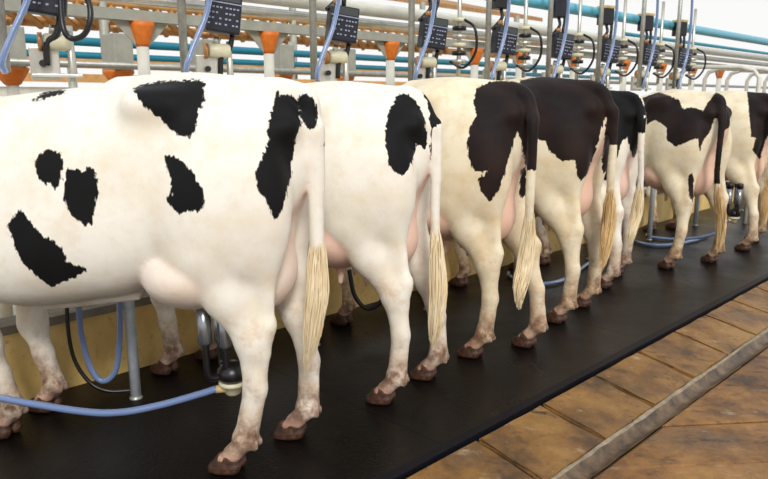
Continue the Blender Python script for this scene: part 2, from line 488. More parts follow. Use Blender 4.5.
DATA = {0: {'tail': [(-0.08, 0.0, 1.385), (-0.205, 0.009, 1.365), (-0.222, 0.021, 1.27), (-0.24, 0.03, 1.247), (-0.245, 0.03, 1.108), (-0.24, 0.03, 0.954), (-0.24, 0.03, 0.808)], 'switch': [(-0.24, 0.04, 0.662), (-0.222, 0.04, 0.508), (-0.187, 0.04, 0.345)], 'patch': [(-1.112, -0.08, [(-0.391, 1.393), (-0.372, 1.407), (-0.305, 1.421), (-0.238, 1.424), (-0.179, 1.428), (-0.154, 1.414), (-0.166, 1.383), (-0.165, 1.357), (-0.177, 1.331), (-0.187, 1.318), (-0.19, 1.279), (-0.208, 1.25), (-0.218, 1.234), (-0.25, 1.237), (-0.274, 1.259), (-0.292, 1.282), (-0.316, 1.295), (-0.34, 1.318), (-0.358, 1.337), (-0.379, 1.363)]),
   (-0.952, 0.13, [(-0.71, 1.141), (-0.698, 1.174), (-0.678, 1.187), (-0.662, 1.197), (-0.648, 1.188), (-0.63, 1.185), (-0.622, 1.165), (-0.629, 1.125), (-0.634, 1.099), (-0.656, 1.059), (-0.666, 1.082), (-0.685, 1.079), (-0.705, 1.092)]),
   (-0.987, 0.04, [(-0.613, 1.132), (-0.595, 1.126), (-0.582, 1.129), (-0.568, 1.119), (-0.544, 1.142), (-0.531, 1.119), (-0.525, 1.077), (-0.525, 1.04), (-0.543, 1.003), (-0.553, 0.952), (-0.573, 0.939), (-0.599, 0.959), (-0.624, 0.993), (-0.636, 1.036), (-0.626, 1.086)]),
   (-1.114, -0.19, [(-0.3, 1.175), (-0.266, 1.173), (-0.241, 1.155), (-0.218, 1.127), (-0.201, 1.092), (-0.187, 1.06), (-0.187, 1.011), (-0.206, 1.001), (-0.241, 1.0), (-0.263, 0.989), (-0.287, 1.008), (-0.305, 1.033), (-0.288, 1.06), (-0.289, 1.099), (-0.296, 1.137)]),
   (-0.934, 0.14, [(-0.807, 0.936), (-0.786, 0.974), (-0.765, 0.994), (-0.749, 0.974), (-0.728, 0.938), (-0.707, 0.901), (-0.671, 0.89), (-0.649, 0.862), (-0.635, 0.812), (-0.575, 0.781), (-0.626, 0.749), (-0.665, 0.725), (-0.691, 0.712), (-0.726, 0.746), (-0.76, 0.788), (-0.794, 0.853)]),
   (-1.249, -0.18, [(0.093, 1.394), (0.106, 1.373), (0.123, 1.377), (0.157, 1.363), (0.17, 1.343), (0.167, 1.267), (0.159, 1.24), (0.141, 1.183), (0.128, 1.087), (0.108, 1.015), (0.091, 0.987), (0.074, 0.965), (0.056, 1.014), (0.022, 1.065), (0.014, 1.123), (0.041, 1.176), (0.062, 1.23), (0.056, 1.256), (0.078, 1.337)]),
   (-1.29, -0.09, [(0.167, 1.367), (0.188, 1.384), (0.226, 1.35), (0.235, 1.309), (0.227, 1.257), (0.196, 1.259), (0.173, 1.296)]),
   (-0.961, 0.31, [(-0.702, 1.353), (-0.675, 1.378), (-0.638, 1.391), (-0.592, 1.392), (-0.6, 1.377), (-0.643, 1.367)])]},
 1: {'tail': [(-0.08, 0.0, 1.385), (-0.16, 0.009, 1.365), (-0.215, 0.021, 1.27), (-0.24, 0.03, 1.24), (-0.245, 0.03, 1.065), (-0.241, 0.03, 0.886), (-0.249, 0.03, 0.703)], 'switch': [(-0.263, 0.04, 0.52), (-0.256, 0.04, 0.352), (-0.239, 0.04, 0.229)], 'patch': [(-1.29, -0.16, [(0.073, 1.399), (0.047, 1.382), (0.014, 1.311), (0.004, 1.209), (0.017, 1.106), (0.051, 1.068), (0.089, 1.054), (0.114, 1.098), (0.127, 1.138), (0.139, 1.188), (0.179, 1.156), (0.183, 1.221), (0.169, 1.293), (0.147, 1.348), (0.112, 1.387)]),
   (-1.326, -0.07, [(0.163, 1.404), (0.215, 1.395), (0.242, 1.335), (0.253, 1.235), (0.237, 1.086), (0.202, 1.037), (0.204, 1.25), (0.19, 1.348)])]},
 2: {'tail': [(-0.08, 0.0, 1.385), (-0.19, 0.019, 1.365), (-0.245, 0.057, 1.27), (-0.27, 0.108, 1.217), (-0.275, 0.116, 1.049), (-0.27, 0.11, 0.876), (-0.26, 0.076, 0.705)], 'switch': [(-0.25, 0.086, 0.53), (-0.25, 0.15, 0.4), (-0.25, 0.15, 0.288)], 'patch': [(-1.192, -0.19, [(-0.066, 1.394), (0.006, 1.429), (0.089, 1.43), (0.161, 1.42), (0.224, 1.373), (0.248, 1.259), (0.257, 1.047), (0.222, 0.984), (0.186, 1.009), (0.158, 1.142), (0.137, 1.186), (0.119, 1.119), (0.102, 1.058), (0.063, 0.914), (0.017, 0.843), (-0.038, 0.913), (-0.044, 0.962), (-0.015, 0.973), (0.003, 1.007), (-0.03, 0.992), (-0.079, 1.005), (-0.101, 1.096), (-0.091, 1.211), (-0.059, 1.259), (-0.082, 1.33)]),
   (-1.226, 0.03, [(0.168, 0.985), (0.193, 0.999), (0.199, 0.839), (0.174, 0.825), (0.162, 0.87)])]},
 3: {'tail': [(-0.08, 0.0, 1.385), (-0.19, 0.031, 1.365), (-0.245, 0.038, 1.27), (-0.27, 0.033, 1.231), (-0.275, 0.027, 1.032), (-0.27, 0.02, 0.887), (-0.26, -0.015, 0.747)], 'switch': [(-0.25, -0.055, 0.578), (-0.25, -0.017, 0.419), (-0.25, 0.028, 0.304)], 'patch': [(-1.181, -0.17, [(-0.315, 1.434), (-0.156, 1.461), (0.01, 1.471), (0.145, 1.48), (0.231, 1.397), (0.266, 1.26), (0.27, 1.035), (0.24, 0.978), (0.224, 0.885), (0.203, 0.873), (0.191, 0.96), (0.195, 1.123), (0.194, 1.214), (0.171, 1.146), (0.154, 1.054), (0.113, 0.892), (0.071, 0.852), (0.051, 0.906), (0.037, 0.981), (-0.035, 0.973), (-0.104, 1.023), (-0.135, 1.084), (-0.17, 1.094), (-0.223, 1.092)])]},
 4: {'tail': [(-0.08, 0.0, 1.385), (-0.19, 0.036, 1.365), (-0.245, 0.084, 1.27), (-0.27, 0.12, 1.196), (-0.275, 0.12, 1.019), (-0.27, 0.073, 0.837), (-0.26, 0.058, 0.689)], 'switch': [(-0.25, 0.062, 0.541), (-0.25, 0.127, 0.401), (-0.25, 0.15, 0.325)], 'patch': [(-1.165, -0.16, [(-0.104, 1.521), (0.026, 1.506), (0.145, 1.436), (0.206, 1.332), (0.215, 1.118), (0.187, 1.038), (0.167, 0.928), (0.133, 1.012), (0.106, 1.107), (0.075, 1.074), (0.048, 0.961), (-0.004, 0.799), (-0.087, 0.796)])]},
 5: {'tail': [(-0.08, 0.0, 1.385), (-0.19, 0.027, 1.365), (-0.245, 0.067, 1.27), (-0.27, 0.093, 1.177), (-0.275, 0.108, 0.985), (-0.27, 0.097, 0.79), (-0.26, 0.047, 0.627)], 'switch': [(-0.25, -0.028, 0.459), (-0.25, -0.053, 0.293), (-0.25, -0.026, 0.13)], 'patch': [(-0.909, -0.13, [(-0.528, 1.446), (-0.479, 1.398), (-0.383, 1.445), (-0.28, 1.414), (-0.168, 1.366), (-0.132, 1.295), (-0.06, 1.311), (0.014, 1.282), (0.077, 1.405), (0.103, 1.427), (0.176, 1.404), (0.232, 1.328), (0.253, 1.244), (0.206, 1.15), (0.156, 1.128), (0.118, 1.228), (0.097, 1.221), (0.083, 1.136), (0.039, 1.059), (0.017, 0.974), (-0.013, 1.074), (-0.09, 1.041), (-0.16, 0.998), (-0.232, 1.05), (-0.239, 1.144), (-0.289, 1.182), (-0.347, 1.204), (-0.407, 1.153), (-0.474, 1.167), (-0.529, 1.215)]),
   (-0.922, -0.24, [(-0.051, 0.771), (-0.017, 0.806), (0.0, 0.678), (0.002, 0.57), (-0.031, 0.616)])]},
 6: {'tail': [(-0.08, 0.0, 1.385), (-0.19, 0.036, 1.365), (-0.245, 0.084, 1.27), (-0.27, 0.12, 1.19), (-0.275, 0.107, 0.967), (-0.27, 0.095, 0.786), (-0.26, 0.075, 0.601)], 'switch': [(-0.25, 0.079, 0.462), (-0.25, 0.069, 0.321), (-0.25, 0.079, 0.2)], 'patch': [(-1.046, -0.18, [(-0.073, 1.49), (0.038, 1.506), (0.165, 1.505), (0.204, 1.276), (0.157, 1.098), (0.122, 0.959), (0.102, 0.819), (0.029, 0.919), (0.051, 1.027), (0.01, 1.036), (-0.027, 1.258)])]}}

# ------------------------------------------------------------------ coat, hoof and hair materials
def coat_material(name, white, cream, dark, brown, stain):
    t = NT(name)
    pa = t.attr('patch'); sk = t.attr('skin')
    fine = t.noise(75, 4, 0.65, stretch=(1.0, 1.0, 0.35)); mid = t.noise(16, 3, 0.6)
    v = t.math('ADD', pa, t.math('MULTIPLY', t.math('SUBTRACT', fine, 0.5), 0.040))
    v = t.math('ADD', v, t.math('MULTIPLY', t.math('SUBTRACT', mid, 0.5), 0.012))
    isw = t.math('ADD', t.math('MULTIPLY', v, 320.0), 0.5, clamp=True)
    blot = t.noise(5.5, 5, 0.62); blot2 = t.noise(22, 4, 0.6)
    w = t.mix(t.math('MULTIPLY', t.math('SUBTRACT', blot, 0.42, ), 3.0, clamp=True), white, cream)
    w = t.mix(t.math('MULTIPLY', t.math('SUBTRACT', blot2, 0.52), 2.2, clamp=True), w, cream)
    # manure and dust staining near the ground
    tc = t.n.new('ShaderNodeTexCoord'); sx = t.n.new('ShaderNodeSeparateXYZ'); t.to(tc.outputs['Object'], sx.inputs[0])
    low = t.math('MULTIPLY', t.math('SUBTRACT', 0.55, sx.outputs[2]), 2.1, clamp=True)
    dn = t.noise(8, 5, 0.7)
    dm = t.math('MULTIPLY', t.math('SUBTRACT', t.math('ADD', dn, t.math('MULTIPLY', low, 0.45)), 0.60), 4.0, clamp=True)
    dm = t.math('MULTIPLY', dm, t.math('MULTIPLY', low, 1.6, clamp=True))
    w = t.mix(t.math('MULTIPLY', dm, 0.55), w, srgb(176, 130, 88))
    dk = t.math('MULTIPLY', t.math('SUBTRACT', t.math('ADD', t.noise(17, 5, 0.62), t.math('MULTIPLY', low, 0.28)), 0.66), 5.0, clamp=True)
    w = t.mix(t.math('MULTIPLY', dk, t.math('MULTIPLY', low, 0.8, clamp=True)), w, srgb(96, 62, 42))
    st = t.math('MULTIPLY', t.math('SUBTRACT', t.noise(3.2, 4, 0.6), 0.55), 3.5, clamp=True)
    w = t.mix(t.math('MULTIPLY', st, 0.5), w, stain)
    fz = t.math('SUBTRACT', 1.0, t.math('MULTIPLY', t.math('ABSOLUTE', t.math('SUBTRACT', sx.outputs[2], 0.145)), 11.0), clamp=True)
    fz = t.math('MULTIPLY', fz, t.math('MULTIPLY', t.math('SUBTRACT', t.noise(26, 5, 0.65), 0.40), 5.0, clamp=True))
    w = t.mix(t.math('MULTIPLY', fz, 0.85), w, srgb(98, 58, 38))
    cz = t.math('SUBTRACT', 1.0, t.math('MULTIPLY', t.math('ABSOLUTE', t.math('SUBTRACT', sx.outputs[2], 0.072)), 40.0), clamp=True)
    w = t.mix(t.math('MULTIPLY', cz, 0.5), w, srgb(222, 168, 150))
    hk = t.math('SUBTRACT', 1.0, t.math('MULTIPLY', t.math('ABSOLUTE', t.math('SUBTRACT', sx.outputs[2], 0.53)), 7.0), clamp=True)
    hk = t.math('MULTIPLY', hk, t.math('MULTIPLY', t.math('SUBTRACT', t.noise(15, 5, 0.65), 0.45), 5.0, clamp=True))
    w = t.mix(t.math('MULTIPLY', hk, 0.55), w, srgb(196, 158, 116))
    # bare pink skin of udder, teats and inner thigh
    pk = t.mix(t.noise(9, 4), srgb(236, 196, 176), srgb(220, 160, 142))
    w = t.mix(sk, w, pk)
    b = t.mix(t.math('MULTIPLY', t.math('SUBTRACT', t.noise(4, 4), 0.42), 3, clamp=True), dark, brown)
    t.col(t.mix(isw, b, w))
    t.set(Roughness=0.66); t.b.inputs['Specular IOR Level'].default_value = 0.18
    try:
        t.b.inputs['Subsurface Weight'].default_value = 0.0
        t.b.inputs['Sheen Weight'].default_value = 0.05; t.b.inputs['Sheen Roughness'].default_value = 0.5
    except KeyError: pass
    hair = t.noise(240, 3, 0.7, stretch=(1, 1, 0.25)); big = t.noise(9, 3, 0.5)
    t.bump(t.math('ADD', t.math('MULTIPLY', hair, 0.22), big), 0.32, 0.012)
    return t.m
WHITE, CREAM = srgb(238, 233, 222), srgb(228, 217, 196)
coat_black = coat_material('coat_black_and_white', WHITE, CREAM, srgb(7, 7, 8), srgb(15, 13, 14), srgb(228, 204, 172))
coat_brown = coat_material('coat_dark_brown_and_white', srgb(232, 221, 196), srgb(218, 198, 160), srgb(22, 15, 14), srgb(46, 30, 25), srgb(208, 170, 116))
def hoof_material():
    t = NT('hoof_horn'); n = t.noise(35, 5, 0.65)
    t.col(t.ramp(n, [(0.30, srgb(34, 22, 18)), (0.55, srgb(82, 52, 36)), (0.78, srgb(140, 96, 72))]))
    t.set(Roughness=0.5); t.bump(t.noise(90, 3, 0.5, stretch=(0.3, 0.3, 3)), 0.4); return t.m
M_HOOF = hoof_material()
def hair_material(name, a, b):
    t = NT(name); n = t.noise(18, 5, 0.6, stretch=(2, 2, 0.3))
    t.col(t.mix(t.math('MULTIPLY', t.math('SUBTRACT', n, 0.3), 2.5, clamp=True), a, b))
    t.set(Roughness=0.55); return t.m
M_SWITCH = hair_material('switch_hair_cream', srgb(244, 232, 204), srgb(226, 200, 150))
M_SWITCH_B = hair_material('switch_hair_stained', srgb(236, 212, 164), srgb(204, 160, 98))

def hoof_mesh():
    f = Field((-0.08, -0.08, -0.012), (0.11, 0.08, 0.11), 0.0045)
    for s_ in (-1, 1):
        f.ell((0.012, s_ * 0.0285, 0.026), (0.066, 0.0275, 0.042), 0.006, pitch=-0.25)
        f.ell((-0.022, s_ * 0.027, 0.030), (0.036, 0.025, 0.036), 0.01)
        f.cone((0.0, s_ * 0.026, 0.045), (-0.016, s_ * 0.024, 0.072), 0.031, 0.033, 0.012)
    Z = f.ax[2][None, None, :]
    f.F = np.maximum(f.F, 0.002 - Z).astype(np.float32)
    V, Q = f.nets(1)
    return np_mesh('hoof', V, Q)
HOOF = hoof_mesh(); HOOF.materials.append(M_HOOF)

def switch_mesh(start, pts, rnd, n=300):
    """bundle of long hairs at the end of the tail"""
    mb = MB(); P = [Vector(q) for q in [start[0], start[1]] + list(pts)]
    L = len(P) - 1
    def at(t):
        t = max(0, min(0.9999, t)) * L; i = int(t); return P[i].lerp(P[i + 1], t - i)
    for k in range(n):
        a = rnd.uniform(0, 2 * PI); rr = math.sqrt(rnd.random())
        off = Vector((math.cos(a), math.sin(a), 0)) * rr
        t0 = rnd.uniform(0.0, 0.45); t1 = rnd.uniform(0.72, 1.0) * (1.04 - 0.12 * rr)
        ph = rnd.uniform(0, 6.28); q = []
        for j in range(9):
            t = t0 + (t1 - t0) * j / 8
            w = 0.014 + 0.024 * math.sin(min(1, t * 1.25) * PI * 0.8)
            w *= 1.0 if t < 0.75 else max(0.25, 1 - (t - 0.75) * 2.4)
            q.append(at(t) + off * w + Vector((math.sin(ph + t * 9), math.cos(ph * 1.3 + t * 7), 0)) * 0.005)
        mb.tube(q, [0.0026] * 5 + [0.0024, 0.002, 0.0015, 0.0007], n=4, cap=False)
    return mb.mesh('tail_switch')

LABELS = [
 'white cow with five separate black patches on its flank, nearest and leftmost in the row',
 'mostly white cow with one dark oval patch on the rump, second from the left',
 'cream cow with one large brown-black rump patch and dark upper tail, third from left',
 'cow with a wholly dark brown rump and back above white legs, fourth from the left',
 'narrow glimpse of a dark-rumped cow between the brown-backed cow and the map-patched cow',
 'white cow with dark brown map-like patches on flank and brown tail, sixth from the left',
 'cow at the right edge, furthest in the row, dark patch on the rump',
]
TAILDARK = {0: 1.2, 2: 1.0, 3: 1.06, 4: 1.14, 5: 0.72, 6: 1.25}
def make_cow(i):
    c = COWS[i]; D = DATA[i]; rnd = random.Random(40 + i)
    V, Q, hind, fore = build_cow(i, D['tail'], c['h'], 1.0 if i == 0 else 0.82)
    me = np_mesh('cow', V, Q)
    n = len(me.vertices); co = np.empty(n * 3, np.float32); me.vertices.foreach_get('co', co); co = co.reshape(-1, 3).astype(float)
    nr = np.empty(n * 3, np.float32); me.vertices.foreach_get('normal', nr); nr = nr.reshape(-1, 3).astype(float)
    sd = np.full(n, 0.2)
    for az, dm, poly in D['patch']:
        w, r = basis(az)
        for mir in (0, 1):
            P = co * np.array([1, -1, 1]) if mir else co; N = nr * np.array([1, -1, 1]) if mir else nr
            m = np.abs(P @ w - dm) < 0.33
            if mir: m &= (co[:, 1] < -0.10) & (co[:, 0] > 0.32)
            if not m.any(): continue
            S = P[m] + (np.array([0.13, 0, 0.05]) if mir else 0)
            q = poly_sd(np.stack([S @ r, S[:, 2]], 1), poly)
            q = np.maximum(q, (N[m] @ w - 0.22) * 0.15)
            sd[m] = np.minimum(sd[m], q)
    td, tt = seg_dist(co, D['tail'])
    istail = (td < 0.034) & (co[:, 0] < -0.215) & (tt > 0.15)
    if i in TAILDARK: sd[istail] = -(co[istail, 2] - TAILDARK[i])
    else: sd[istail] = 0.2
    # poll, ears and cheeks dark
    sd = np.minimum(sd, np.where(co[:, 0] > 0.3 + 1.6 * c.get('sx', 1.0), 0.10 - np.abs(co[:, 1]) if i != 2 else 0.2, 0.2) * 1.0)
    a = me.attributes.new('patch', 'FLOAT', 'POINT'); a.data.foreach_set('value', sd.astype(np.float32))
    ud = np.full(n, 1.0); ox = np.where(co[:, 0] > 0.3, 0.3 + (co[:, 0] - 0.3) / c.get('sx', 1.0), co[:, 0])
    for cc_, rr_ in UDDER: ud = np.minimum(ud, ell_sd(ox, co[:, 1], co[:, 2], cc_, rr_))
    for tx, ty in TEATS: ud = np.minimum(ud, cone_sd(co[:, 0], co[:, 1], co[:, 2], (tx, ty, 0.60), (tx, ty * 1.12, 0.50), 0.024, 0.014))
    sk = np.clip(1 - (ud - 0.004) / 0.022, 0, 1) * (0.22 if i == 0 else 0.7)
    per = (0.35 if i == 0 else 0.62) * np.clip(1 - (np.abs(co[:, 1]) - 0.035 - 0.05 * (1.2 - co[:, 2])) / 0.04, 0, 1) * (co[:, 0] < -0.02) * np.clip((1.22 - co[:, 2]) / 0.05, 0, 1) * np.clip((co[:, 2] - 0.6) / 0.05, 0, 1)
    sk = np.maximum(sk, per * (~istail)); sk[co[:, 0] > 0.3 + 2.0 * c.get('sx', 1.0)] = 0.9
    a = me.attributes.new('skin', 'FLOAT', 'POINT'); a.data.foreach_set('value', sk.astype(np.float32))
    cow = link('cow', me, coat_brown if i in (2, 3, 5, 6) else coat_black)
    O, ang = cow_matrix(i)
    cow.location = (O.x, O.y, 0); cow.rotation_euler = (0, 0, ang); cow.scale = (c['s'],) * 3
    tag(cow, LABELS[i], 'cow', 'cows standing in the milking row')
    for (fx, fy) in list(hind) + list(fore):
        h = bpy.data.objects.new('hoof', HOOF); C.objects.link(h); h.parent = cow; h.location = (fx + 0.008, fy, 0.0)
        h.rotation_euler = (0, 0, rnd.uniform(-0.15, 0.15)); h.scale = (0.95, 1.0, 0.92)
    T = D['tail']
    s0 = Vector(T[-2]).lerp(Vector(T[-1]), 0.35)
    link('tail_switch', switch_mesh((tuple(s0), T[-1]), D['switch'], rnd), M_SWITCH if i not in (3, 5, 6) else M_SWITCH_B, cow)
    for s_ in (1, -1):
        e = MB(); e.lathe([(0.0, -0.016), (0.010, -0.012), (0.015, 0), (0.010, 0.012), (0.0, 0.016)], 12)
        o = e.build('eye', M_EYE, cow); o.location = (0.3 + 1.835 * c.get('sx', 1.0), s_ * 0.098, 1.195)
    return cow
M_EYE = plain('eye_dark', srgb(20, 14, 12), 0.15, var=0.1)
cows = [make_cow(i) for i in range(7)]

# ------------------------------------------------------------------ plain materials
def rubber_floor():
    t = NT('wet_rubber_matting')
    n = t.noise(2.2, 5, 0.6); n2 = t.noise(28, 5, 0.65)
    c = t.mix(n, srgb(4, 4, 4), srgb(13, 11, 10))
    c = t.mix(t.math('MULTIPLY', t.math('SUBTRACT', n2, 0.56), 4, clamp=True), c, srgb(32, 27, 22))
    t.col(c)
    t.set(Roughness=t.math('ADD', t.math('MULTIPLY', n, 0.5), 0.10))
    t.b.inputs['Specular IOR Level'].default_value = 0.22
    t.bump(t.math('ADD', t.noise(60, 4, 0.6), t.math('MULTIPLY', n2, 0.6)), 0.35, 0.006); return t.m
def stone(name, a, b, c, rough=0.5):
    t = NT(name)
    n = t.noise(3.0, 6, 0.62); n2 = t.noise(22, 6, 0.7); n3 = t.noise(1.1, 3, 0.5)
    col = t.ramp(n, [(0.36, a), (0.50, b), (0.64, c)])
    col = t.mix(t.math('MULTIPLY', t.math('SUBTRACT', n2, 0.55), 3.5, clamp=True), col, a)
    col = t.mix(t.math('MULTIPLY', t.math('SUBTRACT', n3, 0.58), 4, clamp=True), col, srgb(126, 104, 78))
    tc = t.noise(5.0, 6, 0.7, stretch=(1.0, 2.2, 1))
    col = t.mix(t.math('MULTIPLY', t.math('SUBTRACT', tc, 0.60), 6, clamp=True), col, srgb(176, 160, 132))
    col = t.mix(t.math('MULTIPLY', t.math('SUBTRACT', 0.43, tc), 8, clamp=True), col, srgb(44, 30, 20))
    t.col(col); t.set(Roughness=t.math('ADD', t.math('MULTIPLY', n2, 0.5), rough - 0.25))
    t.bump(t.math('ADD', n2, t.math('MULTIPLY', t.noise(90, 4), 0.4)), 0.5, 0.012); return t.m
M_MAT = rubber_floor()
M_EDGE = plain('mat_edge_rubber', srgb(10, 13, 22), 0.45, var=0.3, scale=20, spec=0.15)
M_KERB = stone('kerb_stone', srgb(74, 50, 22), srgb(124, 86, 36), srgb(146, 108, 52), 0.5)
M_PAVE = stone('paving_stone', srgb(66, 44, 22), srgb(124, 84, 38), srgb(158, 114, 58), 0.5)
M_JOINT = plain('dirty_joint', srgb(40, 30, 22), 0.8, var=0.3, bump=0.4)
def gutter_mat():
    t = NT('dirty_gutter'); n = t.noise(9, 6, 0.7)
    t.col(t.ramp(n, [(0.36, srgb(48, 35, 24)), (0.52, srgb(92, 70, 46)), (0.72, srgb(128, 106, 78))]))
    t.set(Roughness=0.45); t.bump(n, 0.4, 0.012); return t.m
M_GUTTER = gutter_mat()
def wall_mat():
    t = NT('stained_yellow_wall'); n = t.noise(3, 6, 0.6, stretch=(1, 1, 0.5)); n2 = t.noise(30, 4)
    c = t.ramp(n, [(0.3, srgb(196, 160, 92)), (0.5, srgb(224, 190, 118)), (0.7, srgb(238, 212, 150))])
    t.col(t.mix(t.math('MULTIPLY', t.math('SUBTRACT', n2, 0.58), 3, clamp=True), c, srgb(140, 110, 64)))
    t.set(Roughness=0.6); t.bump(n2, 0.2); return t.m
M_WALL = wall_mat()
M_CAP = plain('wall_cap_concrete', srgb(128, 120, 106), 0.8, var=0.3, bump=0.4)
M_STEEL = plain('brushed_steel', srgb(206, 202, 190), 0.35, 0.75, var=0.15, scale=25)
M_POLE = plain('dull_zinc', srgb(206, 212, 216), 0.5, 0.0, var=0.2, scale=30)
M_CUP = plain('polished_cup_steel', srgb(150, 154, 160), 0.25, 0.8, var=0.1)
M_GALV = plain('galvanised_steel', srgb(176, 176, 168), 0.45, 0.6, var=0.25, scale=30)
M_WPIPE = plain('white_plastic_pipe', srgb(214, 212, 200), 0.4, 0.0, var=0.12)
M_GREY = plain('grey_painted_steel', srgb(168, 168, 156), 0.5, 0.1, var=0.2)
M_TEAL = plain('teal_plastic_pipe', srgb(22, 122, 146), 0.4, 0.0, var=0.15)
M_LTEAL = plain('light_blue_plastic_pipe', srgb(96, 184, 208), 0.4, 0.0, var=0.12)
M_ORANGE = plain('orange_paint', srgb(222, 118, 32), 0.5, 0.0, var=0.2, scale=30)
M_NAVY = plain('navy_plastic', srgb(20, 22, 36), 0.35, 0.0, var=0.15)
M_BLACK = plain('black_rubber', srgb(18, 18, 20), 0.35, 0.0, var=0.15)
M_KEY = plain('pale_button', srgb(150, 158, 182), 0.5, var=0.05)
M_SCREEN = plain('dark_display', srgb(60, 66, 66), 0.2, var=0.1)
M_BRASS = plain('brass_fitting', srgb(198, 142, 92), 0.35, 0.5, var=0.2)
M_TAN = plain('tan_plastic_cap', srgb(206, 180, 128), 0.5, var=0.15)
M_CREAM = plain('cream_plastic', srgb(212, 206, 176), 0.4, var=0.15)
M_WOOD = plain('weathered_timber', srgb(214, 160, 96), 0.8, var=0.3, scale=8)
M_THATCH = plain('thatch_underside', srgb(176, 134, 88), 0.9, var=0.35, scale=20)
def hose_mat(name, c):
    t = NT(name); t.col(c); t.set(Roughness=0.18)
    t.b.inputs['Transmission Weight'].default_value = 0.25
    return t.m
M_HOSE = hose_mat('blue_milk_hose', srgb(118, 140, 184))

# ------------------------------------------------------------------ the setting
def quadstrip(name, us, a, b, m, kind='structure', thick=0.0):
    mb = MB(); vs = []
    for u in us: vs += [W(u, *a), W(u, *b)]
    mb.add(vs, [(2 * i, 2 * i + 1, 2 * i + 3, 2 * i + 2) for i in range(len(us) - 1)], 0, False)
    return tag(mb.build(name, m), kind=kind)
PZ = -0.085
def prism(mb, quad, z0, z1, m=0):
    """quad: four (u, p) corners; z0/z1 bottom/top"""
    vs = [W(u, p, z0) for u, p in quad] + [W(u, p, z1) for u, p in quad]
    mb.add(vs, [(3, 2, 1, 0), (4, 5, 6, 7), (0, 1, 5, 4), (1, 2, 6, 5), (2, 3, 7, 6), (3, 0, 4, 7)], m, False)
# platform under the rubber, with butt joints between mats
fl = MB()
u = -5.2
while u < 22:
    prism(fl, [(u, 1.645), (u + 1.798, 1.645), (u + 1.798, 3.30), (u, 3.30)], -0.03, 0.0)
    u += 1.8
prism(fl, [(-5.2, 1.645), (22, 1.645), (22, 3.3), (-5.2, 3.3)], -0.2, -0.006)
tag(fl.build('floor', M_MAT), kind='structure')
tr = MB(); prism(tr, [(-5.2, 1.615), (22, 1.615), (22, 1.645), (-5.2, 1.645)], -0.12, 0.010)
prism(tr, [(-5.2, 1.645), (22, 1.645), (22, 1.665), (-5.2, 1.665)], 0.0, 0.005)
tag(tr.build('trim_1', M_EDGE), kind='structure')
# sloping kerb course of stone blocks
kb = MB(); u = -5.05; rk = random.Random(3)
def block(u0, u1):
    bm = bmesh.new(); bmesh.ops.create_cube(bm, size=1)
    P0, P1 = 1.612, 1.285
    for v in bm.verts:
        uu = u0 if v.co.x < 0 else u1
        pp = P0 if v.co.y > 0 else P1
        top = -0.008 if v.co.y > 0 else PZ + 0.012
        v.co = W(uu, pp, top if v.co.z > 0 else -0.25)
    bmesh.ops.bevel(bm, geom=bm.edges[:], offset=0.010, segments=2, affect='EDGES')
    bmesh.ops.subdivide_edges(bm, edges=bm.edges[:], cuts=3, use_grid_fill=True)
    for v in bm.verts:
        if v.co.z > -0.15:
            v.co += Vector((rk.uniform(-1, 1), rk.uniform(-1, 1), rk.uniform(-1, 1))) * 0.0028
    bm.verts.index_update(); kb.add([v.co.copy() for v in bm.verts], [[v.index for v in f.verts] for f in bm.faces], 0, False); bm.free()
while u < 22:
    block(u + 0.006, u + 0.474); u += 0.48
tag(kb.build('trim_2', M_KERB), kind='structure')
jb = MB(); prism(jb, [(-5.2, 1.27), (22, 1.27), (22, 1.58), (-5.2, 1.58)], -0.3, -0.105)
vs = [W(-5.2, 1.285, PZ - .01), W(22, 1.285, PZ - .01), W(22, 1.614, -0.024), W(-5.2, 1.614, -0.024)]
jb.add(vs, [(0, 1, 2, 3)], 0, False)
tag(jb.build('trim_3', M_JOINT), kind='structure')
gt = MB()
gp = [(1.292, PZ + .008), (1.275, PZ + .004), (1.255, PZ - .022), (1.225, PZ - .028), (1.20, PZ - .010), (1.185, PZ + .002)]
rg = random.Random(5); us = [-5.2 + 0.08 * i for i in range(340)]
vs = []
for uu in us:
    for p_, z_ in gp: vs.append(W(uu, p_ + rg.uniform(-.004, .004), z_ + rg.uniform(-.003, .003)))
g = len(gp)
gt.add(vs, [(i * g + j, i * g + j + 1, (i + 1) * g + j + 1, (i + 1) * g + j) for i in range(len(us) - 1) for j in range(g - 1)], 0, True)
gt.mi = [1 if i % (g - 1) == 0 else 0 for i in range(len(gt.f))]
tag(gt.build('trim_4', [M_GUTTER, plain('pale_mortar_crust', srgb(158, 144, 120), 0.8, var=0.45, scale=22, bump=0.5)]), kind='structure')
